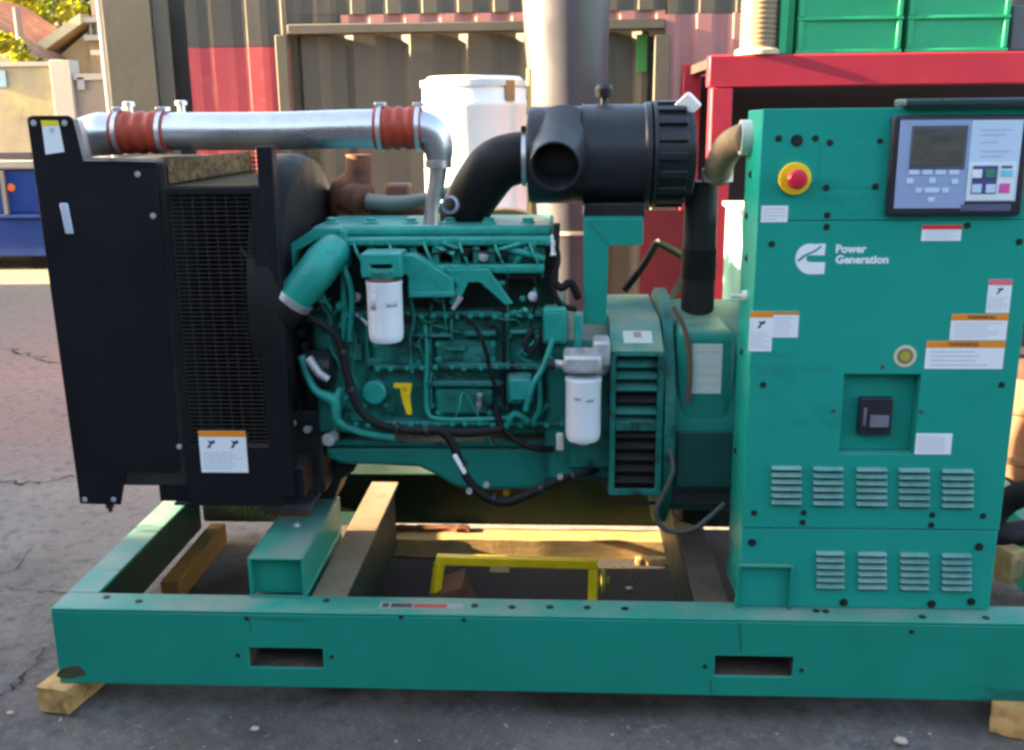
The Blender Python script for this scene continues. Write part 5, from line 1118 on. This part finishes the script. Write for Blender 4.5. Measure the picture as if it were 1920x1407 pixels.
# ---- exhaust column and ribbed elbow beside the cabinet
EXY = .62
c0 = PY(1316, 340, EXY); rcx = 31*SC(1316, 450, EXY)
ex = MB().tube([(c0.x, EXY, PY(1316, 600, EXY).z-.05), (c0.x, EXY, c0.z)], rcx, n=30).build('cable_duct', mat('dark duct', (.017, .014, .015), .6, var=.2), gs)
MB().lathe((c0.x, EXY, PY(1316, 465, EXY).z), (0, 0, 1), [(-.10, rcx*1.01), (-.10, rcx*1.06), (.0, rcx*1.06), (.0, rcx*1.01)], n=30, cap=False).build('duct_sleeve', M_rub, ex)
m_ = MB(); P = [PY(1345, 330, EXY-.05), PY(1352, 300, EXY-.12), PY(1368, 275, EXY-.2), PY(1390, 262, EXY-.3), Vector((cx0+.004, .26, PY(1405, 258, .26).z))]
PP = []; 
for i in range(len(P)-1):
    a_, b_, c_, d_ = P[max(i-1, 0)], P[i], P[i+1], P[min(i+2, len(P)-1)]
    for k in range(8):
        t = k/8; PP.append(.5*((2*b_)+(c_-a_)*t+(2*a_-5*b_+4*c_-d_)*t*t+(3*b_-a_-3*c_+d_)*t**3))
PP.append(P[-1]); rl = 27*SC(1365, 290, .45)
m_.tube(PP, [rl*(1.03 if i % 2 else .84) for i in range(len(PP))], n=24); m_.build('ribbed_elbow', mat('tan ribbed hose', (.33, .23, .13), .6, var=.25, scale=30), ex)
MB().lathe(P[0]+Vector((0, 0, .012)), (0, 0, -1), [(-.01, rl*.9), (-.01, rl*1.12), (.03, rl*1.12), (.03, rl*.9)], n=26, cap=False).build('elbow_collar', M_tin, ex)
MB().lathe(P[-1]+Vector((-.012, 0, 0)), (1, 0, 0), [(-.02, rl*.9), (-.02, rl*1.12), (.014, rl*1.12), (.014, rl*.9)], n=26, cap=False).build('elbow_collar', M_tin, ex)

# ================================================================== loose things
def chunk(name, c, ax, ay, az, m, label, cat, seed, group=None, parts=1):
    rnd = random.Random(seed); b = bmesh.new(); bmesh.ops.create_cube(b, size=2)
    bmesh.ops.subdivide_edges(b, edges=b.edges[:], cuts=5, use_grid_fill=True)
    for v in b.verts:
        n_ = noise.noise_vector(v.co*1.6+Vector((seed*3.1, 0, 0)))*.10; v.co += n_*(1 if abs(v.co.z) < .99 else .5)
        v.co = Vector(c)+Vector(ax)*v.co.x+Vector(ay)*v.co.y+Vector(az)*v.co.z
    me = bpy.data.meshes.new(name); b.to_mesh(me); b.free(); me.materials.append(m); me.shade_smooth(); me.set_sharp_from_angle(angle=R_(38))
    o = bpy.data.objects.new(name, me); COL.objects.link(o); return tag(o, label, cat, group)
M_blk = mat('chewed timber block', (.46, .27, .10), .8, var=.35, scale=14, bump=.6, bscale=30, dirt=(.13, .07, .03), damt=.25, dscale=12)
chunk('wood_block', (-1.555, .12, .041), (.052, -.012, 0), (.03, .155, 0), (0, 0, .041), M_blk, 'chewed pale wooden block under the left front corner of the skid', 'block', 1, 'timber blocks under the skid')
_b = PZ(1893, 1382, 0)
chunk('wood_block', (_b.x+.050, _b.y+.115, .039), (.050, -.022, 0), (.045, .10, 0), (0, .004, .045), M_blk, 'pale wooden block under the right front of the skid', 'block', 2, 'timber blocks under the skid')
MBt = lambda: MB()
def plank(name, x0, x1, y0, y1, z0, z1, label, seed, m=None):
    rnd = random.Random(seed); n_ = 14; V = []
    for i in range(n_+1):
        x = x0+(x1-x0)*i/n_; e_ = rnd.uniform(-.006, .006)
        V += [(x, y0+e_, z0), (x, y1+e_*.5, z0), (x, y1+e_*.5, z1+rnd.uniform(-.003, .002)), (x, y0+e_, z1+rnd.uniform(-.003, .002))]
    F = [(0, 1, 2, 3), tuple(4*n_+k for k in (3, 2, 1, 0))]
    for i in range(n_): F += [tuple(4*i+a for a in (k, (k+1) % 4))+tuple(4*i+4+a for a in ((k+1) % 4, k)) for k in range(4)]
    o = MB().add(V, F).build(name, m or M_wood); return tag(o, label, 'timber')
plank('timber', PZ(722, 1010, .05).x, PZ(1275, 1010, .05).x, 1.165, 1.285, -.005, .075, 'long sunlit pale timber lying on the ground under the rear skid rail', 3)
a_, b_ = PZ(1192, 1050, .01), PZ(1285, 1058, .01)
plank('lath', a_.x, b_.x, a_.y-.02, a_.y+.02, -.004, .02, 'short pale lath on the ground beside the right cross beam', 4)
plank('rusty_bar', PZ(718, 990, .09).x, PZ(880, 990, .09).x, 1.235, 1.275, .077, .094, 'rusty brown bar lying on the left end of the long timber', 5, M_rust)
e = MB(); a_, b_ = PZ(380, 1120, .0), PZ(520, 960, 0); a_ = PZ(318, 1108, .05); b_ = PZ(410, 995, .05)
e.bar((a_.x, a_.y, .04), (b_.x, b_.y, .04), .07, .09); tag(e.build('timber', mat('brown timber', (.25, .125, .03), .8, var=.3, scale=8, aniso=(6, 1, 6)), bevel=.004), 'brown timber lying front to back inside the left end of the skid', 'timber')
q = PZ(1275, 985, ZR)
m_ = MB(); xw, yw = .405, .66
V = [(xw-.01, yw, .338), (xw+.095, yw+.02, .338), (xw+.02, yw+.11, .338), (xw-.01, yw+.11, .338), (xw-.01, yw, .375), (xw-.01, yw+.11, .385)]
m_.add(V, [(0, 1, 2, 3), (0, 4, 1), (3, 2, 5), (0, 3, 5, 4), (4, 5, 2, 1)]); tag(m_.build('wedge', M_wood), 'pale wooden wedge on the right cross beam below the alternator', 'wedge')
# yellow steel handle frame lying in the skid
zf = .20
def fp(px, py, z): return PZ(px, py, z)
yf = empty('handle_frame', (PZ(965, 1050, zf).x, 1.0, 0), 'yellow painted steel handle frame standing inside the skid bay', 'frame')
aY = PZ(965, 1052, .22).y
TL, TR = PY(818, 1049, aY), PY(1120, 1057, aY)
MB().bar(TL, TR, .036, .032).build('cross_bar', M_yel, yf, bevel=.003)
MB().bar((TR.x-.013, aY, TR.z-.015), (TR.x-.016, aY-.02, .0), .034, .030).build('leg', M_yel, yf, bevel=.003)
MB().bar((TL.x+.012, aY, TL.z-.012), (TL.x-.02, aY-.02, .0), .034, .030).build('leg', M_yel, yf, bevel=.003)
q = PY(937, 1066, aY-.015); MB().obox((q.x, aY-.018, q.z), (.035, 0, 0), (0, .004, 0), (0, 0, .012)).build('worn_patch', mat('worn tan patch', (.45, .30, .12), .7), yf)
q = PY(1138, 1090, aY+.03); MB().lathe((q.x-.02, aY+.03, q.z), (1, 0, 0), [(0, .045), (.012, .045), (.018, .02), (.03, .02)], n=24).build('wheel', mat('olive yellow wheel', (.30, .27, .03), .5), yf)
q = PZ(850, 1110, .08)
chunk('steel_scrap', (q.x, q.y, .055), (.06, 0, .02), (0, .08, 0), (-.02, 0, .06), M_rust, 'rusty scrap casting lying under the yellow handle frame', 'scrap', 9)
# pebbles and litter in front
M_peb = mat('pale stone', (.40, .36, .30), .8, var=.3, scale=30)
for i, (px, py, r_, lb_) in enumerate(((1690, 1392, .016, 'pale stone on the asphalt near the right wooden block'), (478, 1368, .010, 'small whitish stone on the asphalt in front of the skid'), (20, 1338, .008, 'tiny pale stone at the left edge of the asphalt'), (1180, 1105, .010, 'small pale stone beside the yellow wheel'))):
    p = PZ(px, py, 0); b = bmesh.new(); bmesh.ops.create_icosphere(b, subdivisions=2, radius=1)
    for v in b.verts: v.co = Vector((p.x, p.y, r_*.35))+Vector((v.co.x*r_*1.3, v.co.y*r_, v.co.z*r_*.6))*(1+.25*noise.noise(v.co*1.5+Vector((i*5, 0, 0))))
    me = bpy.data.meshes.new('stone'); b.to_mesh(me); b.free(); me.materials.append(M_peb); me.shade_smooth()
    o = bpy.data.objects.new('stone', me); COL.objects.link(o); tag(o, lb_, 'stone')
gr_ = MB(); rnd = random.Random(11)
for k in range(900):
    x = rnd.uniform(-2.6, 2.2); y = rnd.uniform(-1.3, -.02) if rnd.random() < .6 else rnd.uniform(.1, 4)
    if y > 0 and x > -1.7 and y < 1.5: continue
    r_ = rnd.uniform(.0015, .005); z = noise.noise((x*1.3, y*1.3, 0))*.008-.009
    V = [Vector((x, y, z))+Vector((rnd.gauss(0, 1), rnd.gauss(0, 1), rnd.uniform(.1, 1)))*r_ for _ in range(5)]
    gr_.add(V, [(0, 1, 2), (0, 2, 3), (0, 3, 1), (1, 2, 4), (2, 3, 4), (3, 1, 4)])
tag(gr_.build('grit', M_peb, smooth=False), kind='stuff')
